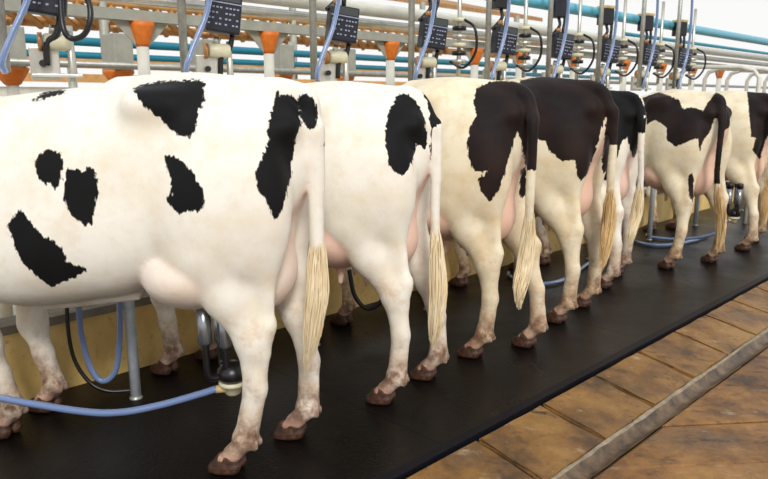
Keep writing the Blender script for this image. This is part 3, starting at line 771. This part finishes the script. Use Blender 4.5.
# stone paving of the aisle: long flags laid across at a slant
pv = MB(); rp_ = random.Random(9)
y = -6.0
cut = 1.188   # paving stops at the gutter
def clip_flag(x0, x1, y0, y1):
    # keep only what lies on the aisle side: p = (y - x)/sqrt2 < cut
    ca, sa_ = math.cos(0.10), math.sin(0.10)
    poly = [(q[0] * ca - q[1] * sa_, q[0] * sa_ + q[1] * ca) for q in ((x0, y0), (x1, y0), (x1, y1), (x0, y1))]; out = []
    s = lambda q: cut - (q[1] - q[0]) / R2
    for i in range(4):
        a, b = poly[i], poly[(i + 1) % 4]; sa, sb = s(a), s(b)
        if sa >= 0: out.append(a)
        if (sa >= 0) != (sb >= 0):
            t = sa / (sa - sb); out.append((a[0] + (b[0] - a[0]) * t, a[1] + (b[1] - a[1]) * t))
    return out
row = 0
while y < 18:
    h = rp_.choice([0.34, 0.37, 0.40])
    x = -7.0 + rp_.uniform(0, 1)
    while x < 18:
        w = rp_.uniform(3.0, 4.5)
        P = clip_flag(x + .006, x + w - .006, y + .006, y + h - .006)
        if len(P) >= 3 and abs(x - y) < 16:
            n = len(P); z = PZ + rp_.uniform(-.004, .004)
            # slant the courses slightly
            Rr = Matrix.Rotation(0.0, 2)
            vs = [(q[0], q[1], z - .1) for q in P] + [(q[0], q[1], z - .006) for q in P]
            cx = sum(q[0] for q in P) / n; cy = sum(q[1] for q in P) / n
            vs += [(cx + (q[0] - cx) * .985, cy + (q[1] - cy) * .965, z) for q in P]
            fs = [tuple(range(2 * n, 3 * n))]
            for k in (0, 1):
                fs += [(k * n + i, k * n + (i + 1) % n, (k + 1) * n + (i + 1) % n, (k + 1) * n + i) for i in range(n)]
            pv.add(vs, fs, 0, False)
        x += w
    y += h
prism(pv, [(-9, -16), (24, -16), (24, 1.16), (-9, 1.16)], -0.4, PZ - .022, 1)
tag(pv.build('floor', [M_PAVE, M_JOINT]), kind='structure')
wl = MB(); prism(wl, [(-5.2, 3.30), (22, 3.30), (22, 3.42), (-5.2, 3.42)], -0.2, 0.33)
prism(wl, [(-5.2, 3.285), (22, 3.285), (22, 3.435), (-5.2, 3.435)], 0.33, 0.37, 1)
tag(wl.build('wall_front', [M_WALL, M_CAP]), kind='structure')
# ground beyond the feed wall
M_GROUND = plain('pale_concrete_yard', srgb(190, 182, 166), 0.8, var=0.2, scale=3, bump=0.2)
gr = MB(); prism(gr, [(-30, 3.42), (60, 3.42), (60, 60), (-30, 60)], -0.3, -0.01)
tag(gr.build('floor', M_GROUND), kind='structure')

# ------------------------------------------------------------------ stall pipework along the row
PB = 2.93
U = [1.13 + 0.75 * k for k in range(-1, 13)]
def run(name, mat, pts, r, label, cat, n=14, group=None):
    mb = MB(); mb.tube(pts, r, n)
    return tag(mb.build(name, mat), label, cat, group)
def line(p, z, u0=-3.5, u1=16): return [W(u0, p, z), W(u1, p, z)]
run('milk_pipe', M_WPIPE, line(3.40, 1.925), 0.042, 'thick pale milk pipe running above the cows, upper of the two white pipes', 'pipe')
run('wash_pipe', M_STEEL, line(3.36, 1.835), 0.026, 'thinner steel pipe slung just below the thick pale milk pipe', 'pipe')
run('vacuum_pipe', M_LTEAL, line(3.10, 2.075, -3.5, 14), 0.043, 'light blue vacuum pipe carrying the small black pulsator boxes', 'pipe')
run('air_pipe', M_LTEAL, line(3.28, 1.97, 6.5, 18), 0.018, 'slim light blue pipe beside the vacuum pipe at the far end of the row', 'pipe')
run('drain_pipe', M_GALV, line(3.9, 1.9, 5, 20), 0.022, 'slim grey pipe beyond the stalls at the far end', 'pipe')
bm_ = MB()
a = W(-3.5, 3.36, 0); b = W(16, 3.36, 0)
prism(bm_, [(-3.5, 3.96), (16, 3.96), (16, 4.04), (-3.5, 4.04)], 1.80, 1.86)
tag(bm_.build('support_beam', M_GREY), 'long grey steel beam resting on the orange collared posts', 'beam')
ORD = ['', 'first', 'second', 'third', 'fourth', 'fifth', 'sixth', 'seventh', 'eighth', 'ninth', 'tenth', 'eleventh', 'twelfth', 'thirteenth', 'fourteenth']
def nth(k): return ORD[k + 1]

# posts with orange collars under the beam
def collar_post():
    t = empty('collar_post')
    m = MB(); m.tube([(0, 0, -0.01), (0, 0, 1.69)], 0.035, 16); m.build('post', M_WPIPE, t)
    m = MB(); m.lathe([(0.036, 1.66), (0.042, 1.68), (0.072, 1.77), (0.076, 1.80)], 18); m.build('collar', M_ORANGE, t)
    for s_ in (-1, 1):   # triangular gusset plates along the beam direction
        m = MB(); d = Vector((1, 1, 0)).normalized() * s_
        q = [Vector((0, 0, 1.665)) + d * .042, Vector((0, 0, 1.798)) + d * .042, Vector((0, 0, 1.798)) + d * .17]
        nrm = Vector((1, -1, 0)).normalized() * .004
        m.add([v + nrm for v in q] + [v - nrm for v in q], [(0, 1, 2), (5, 4, 3), (0, 3, 4, 1), (1, 4, 5, 2), (2, 5, 3, 0)], 0, False)
        m.build('gusset', M_GREY, t)
    return t
proto = None
for k, uu in enumerate([1.12, 2.0, 2.9, 4.07, 5.15, 5.85, 6.85, 8.0, 9.0, 10.0, 11.0]):
    o = collar_post() if proto is None else copy_tree(proto)
    if proto is None: proto = o
    o.location = W(uu, 4.0, 0)
    tag(o, 'pale post with orange collar under the grey beam, %s from left' % nth(k), 'post', 'orange collared posts')
# second row of lower collared posts with grey cabinets beyond
def far_post():
    t = empty('cabinet_post')
    m = MB(); m.tube([(0, 0, -0.01), (0, 0, 1.48)], 0.035, 14); m.build('post', M_WPIPE, t)
    m = MB(); m.lathe([(0.036, 1.44), (0.05, 1.45), (0.10, 1.53), (0.10, 1.545)], 16); m.build('collar', M_ORANGE, t)
    m = MB(); m.box((0, 0, 1.66), (0.13, 0.20, 0.23), Matrix.Rotation(PI / 4, 3, 'Z'), bev=.008); m.build('cabinet', M_GREY, t)
    m = MB(); m.lathe([(0.02, 1.775), (0.02, 1.81), (0.03, 1.81), (0.03, 1.83)], 12); m.build('valve', M_BRASS, t)
    return t
proto = None
for k in range(5):
    o = far_post() if proto is None else copy_tree(proto)
    if proto is None: proto = o
    o.location = W(1.46 + 0.66 * k, 4.6, 0)
    tag(o, 'squat grey cabinet on an orange collar beyond the milk pipes, %s from left' % nth(k), 'cabinet', 'grey cabinets on the far posts')
run('cabinet_rail', M_GALV, line(4.45, 1.57), 0.022, 'grey rail running in front of the far grey cabinets', 'rail')

# stanchions standing on the platform between the cows
proto = None
for k, uu in enumerate([1.335, 2.38, 3.34, 4.35, 5.44, 6.62, 7.75, 8.5, 9.25, 10.0]):
    if proto is None:
        t = empty('stanchion'); m = MB(); m.tube([(0, 0, 0.004), (0, 0, 1.36)], 0.024, 16); m.build('pole', M_POLE, t)
        m = MB(); m.lathe([(0.030, 0.0), (0.030, 0.006), (0.025, 0.010), (0.0225, 0.02)], 16); m.build('base_flange', M_GALV, t); o = proto = t
    else: o = copy_tree(proto)
    o.location = W(uu, PB + (.03 if k == 0 else 0), 0)
    tag(o, 'galvanised pole rising from black floor between two cows, %s from left' % nth(k), 'pole', 'stall poles')

# per-stall milking hardware
FA = math.radians(-22)                      # keypad face looks at the aisle
def axes(roll=math.radians(7)):
    n = Vector((math.sin(-FA), -math.cos(FA), 0)); x = Vector((math.cos(FA), math.sin(-FA), 0))
    x = Vector((-n.y, n.x, 0)); z = Vector((0, 0, 1))
    Rm = Matrix((x, -n, z)).transposed()     # columns: right, into, up
    return Rm @ Matrix.Rotation(roll, 3, 'Y')
def control_unit():
    t = empty('milk_meter'); R = axes()
    def P(x, y, z): return R @ Vector((x, y, z))
    m = MB(); m.box(P(0, 0.045, 0), (0.160, 0.09, 0.188), R, bev=.010); m.build('casing', M_NAVY, t)
    m = MB(); m.box(P(0, -0.003, 0.066), (0.140, 0.006, 0.040), R, bev=.002); m.build('screen', M_SCREEN, t)
    m = MB(); m.box(P(0, -0.002, 0.040), (0.160, 0.006, 0.005), R); m.build('trim_strip', M_KEY, t)
    for gx in (-0.042, 0.036):
        for i in range(4):
            for j in range(4):
                if (i + j) % 5 == 4: continue
                mm = MB(); mm.box((0, 0, 0), (0.010, 0.004, 0.007), R); o = mm.build('button', M_KEY, t)
                o.location = P(gx + (i - 1.5) * 0.017, -0.001, 0.018 - j * 0.025)
    m = MB(); m.tube([P(0, 0.05, 0.10), P(0.0, 0.05, 0.14), P(0.03, 0.09, 0.19), P(0.03, 0.10, 0.24)], 0.013, 8, smooth_path=4); m.build('hanger', M_BLACK, t)
    m = MB(); m.lathe([(0.014, 0.0), (0.018, 0.01), (0.018, 0.03), (0.012, 0.035)], 12, Matrix.Translation(P(-0.04, 0.05, 0.095))); m.build('inlet', M_BRASS, t)
    pts = [P(0.055, 0.06, -0.095), P(0.045, 0.06, -0.16), P(0.012, 0.065, -0.20), P(0.015, 0.07, -0.285)]
    m = MB(); m.tube(pts, 0.013, 10, smooth_path=6); m.build('cable', M_BLACK, t)
    return t
def valve_block():
    t = empty('valve_manifold'); R = axes(0)
    def P(x, y, z): return R @ Vector((x, y, z))
    X = R @ Vector((1, 0, 0)); rot = X.to_track_quat('Z', 'Y').to_matrix().to_4x4()
    m = MB(); m.lathe([(0.0, -0.05), (0.030, -0.05), (0.034, -0.044), (0.034, 0.044), (0.030, 0.05), (0.0, 0.05)], 20, Matrix.Translation(P(0.01, 0.05, 1.585)) @ rot); m.build('cylinder', M_CREAM, t)
    m = MB(); m.lathe([(0.0, -0.012), (0.037, -0.012), (0.037, 0.004), (0.0, 0.004)], 20, Matrix.Translation(P(-0.05, 0.05, 1.585)) @ rot); m.build('seal', M_BRASS, t)
    m = MB(); m.box(P(-0.045, 0.07, 1.50), (0.11, 0.03, 0.13), R, bev=.004); m.build('plate', M_STEEL, t)
    m = MB(); m.box(P(0.0, 0.05, 1.452), (0.19, 0.05, 0.014), R, bev=.003); m.build('shelf', M_STEEL, t)
    m = MB(); m.tube([P(0.055, 0.05, 1.63), P(0.058, 0.05, 1.46), P(0.055, 0.05, 1.43)], [0.012, 0.017, 0.010], 12); m.build('outlet', M_STEEL, t)
    m = MB(); m.tube([P(-0.005, 0.05, 1.615), P(0.0, 0.05, 1.65)], 0.016, 12); m.build('neck', M_STEEL, t)
    m = MB(); m.tube([P(-0.05, 0.02, 1.50), P(-0.05, 0.045, 1.50)], 0.014, 10); m.build('bolt', M_BLACK, t)
    return t
mp = vp = None
for k, uu in enumerate(U[1:10]):
    base = W(uu, PB, 0)
    where = nth(k) + ' from left'
    if mp is None: mp = control_unit(); o = mp
    else: o = copy_tree(mp)
    o.location = base + Vector((0, 0, 1.757 + (0.02 if k == 0 else 0))) + (W(-.05, 0) if k == 0 else W(0, 0)); tag(o, 'navy keypad box with black cable above the cows, ' + where, 'milk meter', 'milk meters over the cows')
    if vp is None: vp = valve_block(); o = vp
    else: o = copy_tree(vp)
    o.location = W(uu - 0.02, PB + .03, 0); tag(o, 'steel and cream valve manifold under a keypad box, ' + where, 'valve', 'valve manifolds under the milk meters')
    # upright post on the stall rail, left of each meter
    m = MB(); m.tube([W(uu - .22, PB, 1.46), W(uu - .22, PB, 2.72)], 0.019, 12)
    tag(m.build('hanger_post', M_GALV), 'upright galvanised post beside a keypad box, ' + where, 'post', 'upright posts on the stall rail')
    # translucent blue milk hose falling from above
    d = Vector((1, 1, 0)).normalized()
    B = W(uu, PB - .06, 0)
    hp = [B + d * -0.12 + Vector((0, 0, 2.45)), B + d * -0.085 + Vector((0, 0, 2.15)), B + d * -0.085 + Vector((0, 0, 1.92)), B + d * -0.13 + Vector((0, 0, 1.74)), B + d * -0.20 + Vector((0, 0, 1.60)), B + d * -0.245 + Vector((0, 0, 1.50)), B + d * -0.25 + Vector((0, 0.02, 1.455))]
    m = MB(); m.tube(hp, 0.0125, 10, smooth_path=6)
    tag(m.build('milk_hose', M_HOSE), 'blue hose falling past a keypad box to the cows, ' + where, 'hose', 'hoses falling beside the milk meters')
    # pulsator on the vacuum pipe
    if k >= 2:
        t = empty('pulsator', W(uu + 0.02, 3.02, 2.035))
        R = axes(0)
        m = MB(); m.box((0, 0, 0), (0.11, 0.09, 0.13), R, bev=.008); m.build('casing', M_NAVY if k % 2 else M_BLACK, t)
        m = MB(); m.box((0, 0, 0.077), (0.12, 0.10, 0.025), R, bev=.008); m.build('lid', M_TAN, t)
        q = [Vector((0.01, 0, -0.06)), Vector((0.02, -0.01, -0.12)), Vector((-0.02, -0.03, -0.17)), Vector((-0.05, -0.05, -0.2))]
        m = MB(); m.tube(q, 0.012, 8, smooth_path=4); m.build('elbow_hose', M_BLACK, t)
        tag(t, 'small black box with tan lid on the light blue pipe, above box ' + where, 'pulsator', 'pulsators on the vacuum pipe')
    # stacked brass and steel regulator left of the box from the fourth stall on
    if k >= 3:
        t = empty('regulator', W(uu + .30, PB + .06, 0))
        m = MB(); m.tube([(0, 0, 1.50), (0, 0, 2.25)], 0.014, 10); m.build('stem', M_STEEL, t)
        for j in range(6):
            m = MB(); m.lathe([(0.015, -0.015), (0.046, -0.012), (0.046, 0.012), (0.015, 0.015)], 14); o = m.build('disc', (M_STEEL, M_BLACK, M_CREAM)[j % 3], t); o.location = (0, 0, 1.60 + .052 * j)
        m = MB(); q = [Vector((0.03, -0.03, 1.86)), Vector((0.09, -0.09, 1.80)), Vector((0.10, -0.08, 1.66)), Vector((0.03, -0.04, 1.56)), Vector((-.06, -.02, 1.60))]
        m.tube(q, 0.009, 8, smooth_path=5); m.build('hose_loop', M_BLACK, t)
        tag(t, 'steel stack of discs with black hose loop, right of keypad box ' + where, 'regulator', 'disc regulators')
# black cable loop beside the first meter
m = MB(); m.tube([(-1.26, 2.86, 1.80), (-1.235, 2.80, 1.64), (-1.21, 2.80, 1.59), (-1.16, 2.80, 1.60), (-1.13, 2.80, 1.65), (-1.135, 2.82, 1.72), (-1.19, 2.86, 1.80)], 0.011, 10, smooth_path=8)
tag(m.build('cable_loop', M_BLACK), 'black cable coiled in a loop beside the leftmost keypad box', 'cable')

# hoop dividers of the empty stalls at the far end
for k in range(6):
    uu = 8.3 + 0.75 * k
    m = MB(); m.tube([W(uu, 2.6, 0.0), W(uu, 2.6, 1.58), W(uu, 2.66, 1.66), W(uu, 2.8, 1.70), W(uu, 3.3, 1.72), W(uu, 3.42, 1.68), W(uu, 3.46, 1.6), W(uu, 3.46, -0.01)], 0.024, 10)
    tag(m.build('stall_divider', M_WPIPE), 'pale hooped divider of an empty stall, %s one past the last cow' % nth(k), 'stall divider', 'hooped stall dividers')

# ------------------------------------------------------------------ teat cup cluster under the first cow
def cluster(cups, claw, hose, label, hlabel):
    t = empty('milking_cluster', (0, 0, 0))
    C0 = Vector(claw)
    for top in cups:
        T = Vector(top); d = (C0 + Vector((0, 0, .06)) + (T - C0) * Vector((.5, .5, 0)) * 1 - T); d = Vector((0.15 * (C0.x - T.x), 0.15 * (C0.y - T.y), -1)).normalized()
        m = MB(); m.tube([T + d * .035, T + d * .175, T + d * .19], [0.026, 0.026, 0.016], 16); cup = m.build('teat_cup', M_CUP, t)
        m = MB(); m.tube([T + d * -.012, T + d * .0, T + d * .034], [0.022, 0.030, 0.029], 16); m.build('liner_mouth', M_BLACK, cup)
        e = T + d * .185
        q = [e, e + d * .045, (e + C0) / 2 + Vector((0, 0, -.05)), C0 + (e - C0) * Vector((.35, .35, 0)) * 1 + Vector((0, 0, .01))]
        m = MB(); m.tube([e, e + d * .05, C0 + Vector(((e.x - C0.x) * .9, (e.y - C0.y) * .9, .03)), C0 + Vector(((e.x - C0.x) * .3, (e.y - C0.y) * .3, .02))], 0.013, 10, smooth_path=5); m.build('short_tube', M_BLACK, cup)
    m = MB(); m.lathe([(0.0, 0.075), (0.03, 0.07), (0.055, 0.045), (0.058, 0.02), (0.046, 0.0)], 20, Matrix.Translation(C0)); m.build('claw', M_BLACK, t)
    m = MB(); m.lathe([(0.040, 0.0), (0.052, -0.004), (0.052, -0.016), (0.035, -0.022), (0.030, -0.05), (0.018, -0.06)], 20, Matrix.Translation(C0)); m.build('claw_base', M_CREAM, t)
    m = MB(); m.tube([C0 + Vector((-.02, -.01, -.03)), C0 + Vector((-.06, -.015, -.032))], 0.015, 10); m.build('outlet', M_TAN, t)
    tag(t, label, 'milking cluster')
    m = MB(); m.tube(hose, 0.0135, 12, smooth_path=8)
    tag(m.build('milk_hose', M_HOSE), hlabel, 'hose')
cluster([(-0.66, 2.45, 0.66), (-0.59, 2.47, 0.64), (-0.64, 2.60, 0.62), (-0.55, 2.60, 0.62)], (-0.575, 2.50, 0.315),
        [(-2.3, 2.55, 0.42), (-1.75, 2.5, 0.31), (-1.44, 2.45, 0.265), (-1.13, 2.42, 0.225), (-0.98, 2.42, 0.22), (-0.84, 2.45, 0.235), (-0.70, 2.48, 0.265), (-0.635, 2.49, 0.283)],
        'steel teat cups on a black claw with cream base hanging under the nearest cow', 'long pale blue hose sweeping left from the cluster under the nearest cow')
cluster([(3.14, 6.32, 0.60), (3.22, 6.30, 0.60), (3.16, 6.42, 0.60), (3.25, 6.40, 0.60)], (3.22, 6.36, 0.30),
        [(3.17, 6.35, 0.27), (3.05, 6.4, 0.12), (2.85, 6.62, 0.035), (2.66, 6.78, 0.02), (2.64, 6.9, 0.02), (2.7, 7.0, 0.02)],
        'small dark cluster of teat cups between the sixth cow and the last cow', 'pale hose on the floor behind the sixth cow')
def hose(pts, r, mat, label):
    m = MB(); m.tube(pts, r, 12, smooth_path=8); tag(m.build('hose', mat), label, 'hose')
hose([(-1.36, 3.0, 0.48), (-1.36, 3.0, 0.32), (-1.33, 3.0, 0.16), (-1.28, 3.0, 0.10), (-1.22, 3.0, 0.15), (-1.19, 3.0, 0.30), (-1.175, 3.0, 0.50)], 0.0135, M_HOSE, 'blue hose hanging in a deep loop below the belly of the nearest cow')
hose([(-1.44, 3.06, 0.5), (-1.44, 3.05, 0.30), (-1.42, 3.05, 0.17), (-1.36, 3.05, 0.07), (-1.28, 3.05, 0.03), (-1.18, 3.08, 0.02)], 0.009, M_BLACK, 'thin black hose curving down to the floor left of the blue loop')
hose([(-0.20, 3.9, 0.40), (-0.17, 3.9, 0.25), (-0.10, 3.9, 0.17), (-0.02, 3.9, 0.21), (0.05, 3.9, 0.35)], 0.013, M_BLACK, 'black hose loop seen below the udder of the second cow')
hose([(0.98, 5.35, 0.02), (0.97, 5.25, 0.02), (1.03, 5.12, 0.02), (1.15, 5.01, 0.02), (1.37, 5.15, 0.02), (1.73, 5.72, 0.02)], 0.013, M_HOSE, 'pale blue hose lying on the black floor behind the third and fourth cows')
hose([(2.40, 6.68, 0.02), (2.46, 6.46, 0.02), (2.63, 6.41, 0.02), (2.95, 6.60, 0.02), (3.23, 6.85, 0.02)], 0.015, M_HOSE, 'pale hose curved on the floor in front of the sixth cow')

# ------------------------------------------------------------------ yard beyond: pipes, timber shed, worker
run('teal_rail', M_TEAL, line(6.0, 1.825, -6, 12), 0.036, 'upper of the two teal pipes across the yard behind the cows', 'pipe')
run('teal_rail', M_TEAL, line(6.0, 1.715, -6, 12), 0.028, 'lower of the two teal pipes across the yard behind the cows', 'pipe')
for k in range(7):
    m = MB(); m.tube([W(-2.2 + 2.3 * k, 6.08, -0.01), W(-2.2 + 2.3 * k, 6.08, 1.95)], 0.035, 10)
    tag(m.build('rail_post', M_GREY), 'grey post holding the two teal pipes, %s from the left' % nth(k), 'post', 'posts of the teal pipes')
sh = empty('timber_shed', W(4, 10, 0))
def spart(name, mat, fn):
    m = MB(); fn(m); o = m.build(name, mat, sh); o.matrix_parent_inverse = Matrix.Translation(-W(4, 10, 0)); return o
def SW_(m, a, b, w=.05, h=.05):
    a = Vector(a); b = Vector(b); m.tube([a, b], w, 6)
spart('roof', M_THATCH, lambda m: m.add([W(-10, 9.0, 3.05), W(14, 9.0, 3.05), W(14, 14, 4.2), W(-10, 14, 4.2), W(-10, 9.0, 3.13), W(14, 9.0, 3.13), W(14, 14, 4.28), W(-10, 14, 4.28)], [(0, 1, 2, 3), (7, 6, 5, 4), (0, 4, 5, 1), (1, 5, 6, 2), (2, 6, 7, 3), (3, 7, 4, 0)], 0, False))
for k in range(80):
    spart('rafter', M_WOOD, lambda m: SW_(m, W(-6 + .21 * k, 9.0, 2.52 + .02 * (k % 3)), W(-6 + .21 * k + .55, 9.35, 2.24 + .03 * (k % 2)), .045))
spart('eave_beam', M_WOOD, lambda m: SW_(m, W(-10, 9.4, 2.30), W(14, 9.4, 2.30), .07))
spart('eave_beam', M_WOOD, lambda m: SW_(m, W(-10, 9.0, 2.56), W(14, 9.0, 2.56), .05))
spart('fence_board', M_WOOD, lambda m: prism(m, [(-10, 8.8), (14, 8.8), (14, 8.86), (-10, 8.86)], 1.73, 1.86))
spart('fence_board', M_WOOD, lambda m: prism(m, [(-10, 8.8), (14, 8.8), (14, 8.86), (-10, 8.86)], 1.56, 1.66))
spart('fence_board', M_WPIPE, lambda m: prism(m, [(-10, 8.9), (14, 8.9), (14, 8.96), (-10, 8.96)], 1.0, 1.5))
for k in range(8):
    spart('shed_post', M_GREY, lambda m: SW_(m, W(-8 + 3 * k, 9.0, 0), W(-8 + 3 * k, 9.0, 3.1), .06))
tag(sh, 'open timber shed with slanting brown rafters and board fence across the yard', 'shed')

def person(loc, rotz):
    t = empty('person', loc, rotz)
    J = {'pel': (0, 0, .95), 'chest': (0, 0, 1.25), 'neck': (0, 0, 1.46), 'hd': (0, .01, 1.60), 'hd2': (0, .015, 1.70)}
    f = Field((-0.42, -0.32, -0.02), (0.42, 0.32, 1.80), 0.016)
    f.ell((0, 0, 1.22), (0.17, 0.11, 0.27), 0.05); f.ell((0, 0, 0.98), (0.165, 0.115, 0.15), 0.05)
    f.cone((0, 0, 1.40), (0, 0, 1.54), 0.06, 0.055, 0.03)
    f.ell((0, 0.01, 1.625), (0.078, 0.098, 0.115), 0.02); f.cone((0, .10, 1.61), (0, .115, 1.595), .014, .016, .02)
    for s_ in (-1, 1):
        f.chain([(s_ * .17, 0, 1.40), (s_ * .235, -.01, 1.14), (s_ * .22, .13, .95)], [0.058, 0.044, 0.030], 0.04)
        f.ell((s_ * .215, .18, .92), (.025, .045, .03), 0.02)
        for q in range(4): f.cone((s_ * .205 + q * .012 - .018, .21, .92), (s_ * .205 + q * .012 - .018, .25, .895), .009, .007, .006)
        f.cone((s_ * .19, .19, .93), (s_ * .175, .225, .91), .010, .008, .008)
        f.chain([(s_ * .09, 0, .92), (s_ * .10, .01, .50), (s_ * .10, -.01, .09)], [0.09, 0.06, 0.042], 0.04)
        f.cone((s_ * .10, -.02, .04), (s_ * .11, .13, .03), .042, .034, .03)
        f.ell((s_ * .08, 0.0, 1.62), (.012, .02, .03), .008)
    V, Q = f.nets(2)
    link('body', np_mesh('body', V, Q), M_SKIN, t)
    g = Field((-0.42, -0.32, 0.40), (0.42, 0.32, 1.55), 0.016)
    g.ell((0, 0, 1.22), (0.185, 0.125, 0.28), 0.05); g.ell((0, 0, 0.95), (0.185, 0.135, 0.20), 0.05)
    for s_ in (-1, 1): g.chain([(s_ * .16, 0, 1.40), (s_ * .235, -.01, 1.14), (s_ * .225, .08, 1.02)], [0.072, 0.060, 0.05], 0.04)
    V, Q = g.nets(2); link('shirt', np_mesh('shirt', V, Q), M_SHIRT, t)
    g = Field((-0.30, -0.2, 0.10), (0.30, 0.2, 1.05), 0.016)
    for s_ in (-1, 1): g.chain([(s_ * .09, 0, .90), (s_ * .10, .01, .50), (s_ * .10, -.01, .16)], [0.105, 0.075, 0.062], 0.03)
    V, Q = g.nets(2); link('trousers', np_mesh('trousers', V, Q), M_TROU, t)
    g = Field((-0.12, -0.14, 1.58), (0.12, 0.16, 1.80), 0.01)
    g.ell((0, -0.002, 1.67), (0.088, 0.106, 0.088), 0.02); g.ell((0, .09, 1.68), (.07, .05, .012), .02)
    g.F = np.maximum(g.F, 1.655 - g.ax[2][None, None, :]).astype(np.float32)
    V, Q = g.nets(1); link('cap', np_mesh('cap', V, Q), M_SHIRT, t)
    return t
M_SKIN = plain('skin', srgb(206, 158, 128), 0.55, var=0.1)
M_SHIRT = plain('white_cotton', srgb(226, 232, 240), 0.8, var=0.05)
M_TROU = plain('pale_blue_cotton', srgb(120, 190, 214), 0.8, var=0.1)
pf = MB(); prism(pf, [(8.2, 6.6), (13, 6.6), (13, 8.5), (8.2, 8.5)], -0.01, 0.46)
tag(pf.build('raised_walkway', M_GROUND), 'raised pale concrete walkway in the yard the worker stands on', 'walkway')
pw = person(Vector((2.31, 12.0, 0.46)), math.radians(170))
tag(pw, 'worker in white shirt and cap standing in the bright yard behind the third cow', 'person')

# ------------------------------------------------------------------ daylight
w = bpy.data.worlds.new('World'); bpy.context.scene.world = w; w.use_nodes = True
bg = w.node_tree.nodes['Background']
tc = w.node_tree.nodes.new('ShaderNodeTexCoord'); sp = w.node_tree.nodes.new('ShaderNodeSeparateXYZ')
w.node_tree.links.new(tc.outputs['Generated'], sp.inputs[0])
rr = w.node_tree.nodes.new('ShaderNodeValToRGB'); w.node_tree.links.new(sp.outputs[2], rr.inputs[0])
rr.color_ramp.elements[0].position = 0.0; rr.color_ramp.elements[0].color = (1.0, 0.99, 0.97, 1)
rr.color_ramp.elements[1].position = 0.6; rr.color_ramp.elements[1].color = (0.90, 0.95, 1.0, 1)
w.node_tree.links.new(rr.outputs[0], bg.inputs['Color']); bg.inputs['Strength'].default_value = 0.98
s = bpy.data.lights.new('sun', 'SUN'); s.energy = 2.1; s.angle = math.radians(14); s.color = (1.0, 0.96, 0.90)
so = bpy.data.objects.new('sun', s); C.objects.link(so)
d = Vector((0.15, -0.80, 0.62)); so.rotation_euler = d.to_track_quat('Z', 'Y').to_euler()

# ------------------------------------------------------------------ camera
cam = bpy.data.cameras.new('camera'); co_ = bpy.data.objects.new('camera', cam); C.objects.link(co_)
cam.sensor_width = 36; cam.lens = 700 / 768 * 36
co_.location = (0, 0, 1.36); co_.rotation_euler = (PI / 2 - math.atan(140.5 / 700), 0, 0)
cam.dof.use_dof = True; cam.dof.focus_distance = 3.6; cam.dof.aperture_fstop = 4.0
cam.clip_end = 300
bpy.context.scene.camera = co_
vs_ = bpy.context.scene.view_settings
vs_.view_transform = 'Standard'; vs_.look = 'None'; vs_.gamma = 1; vs_.use_curve_mapping = False; vs_.exposure = 0.0
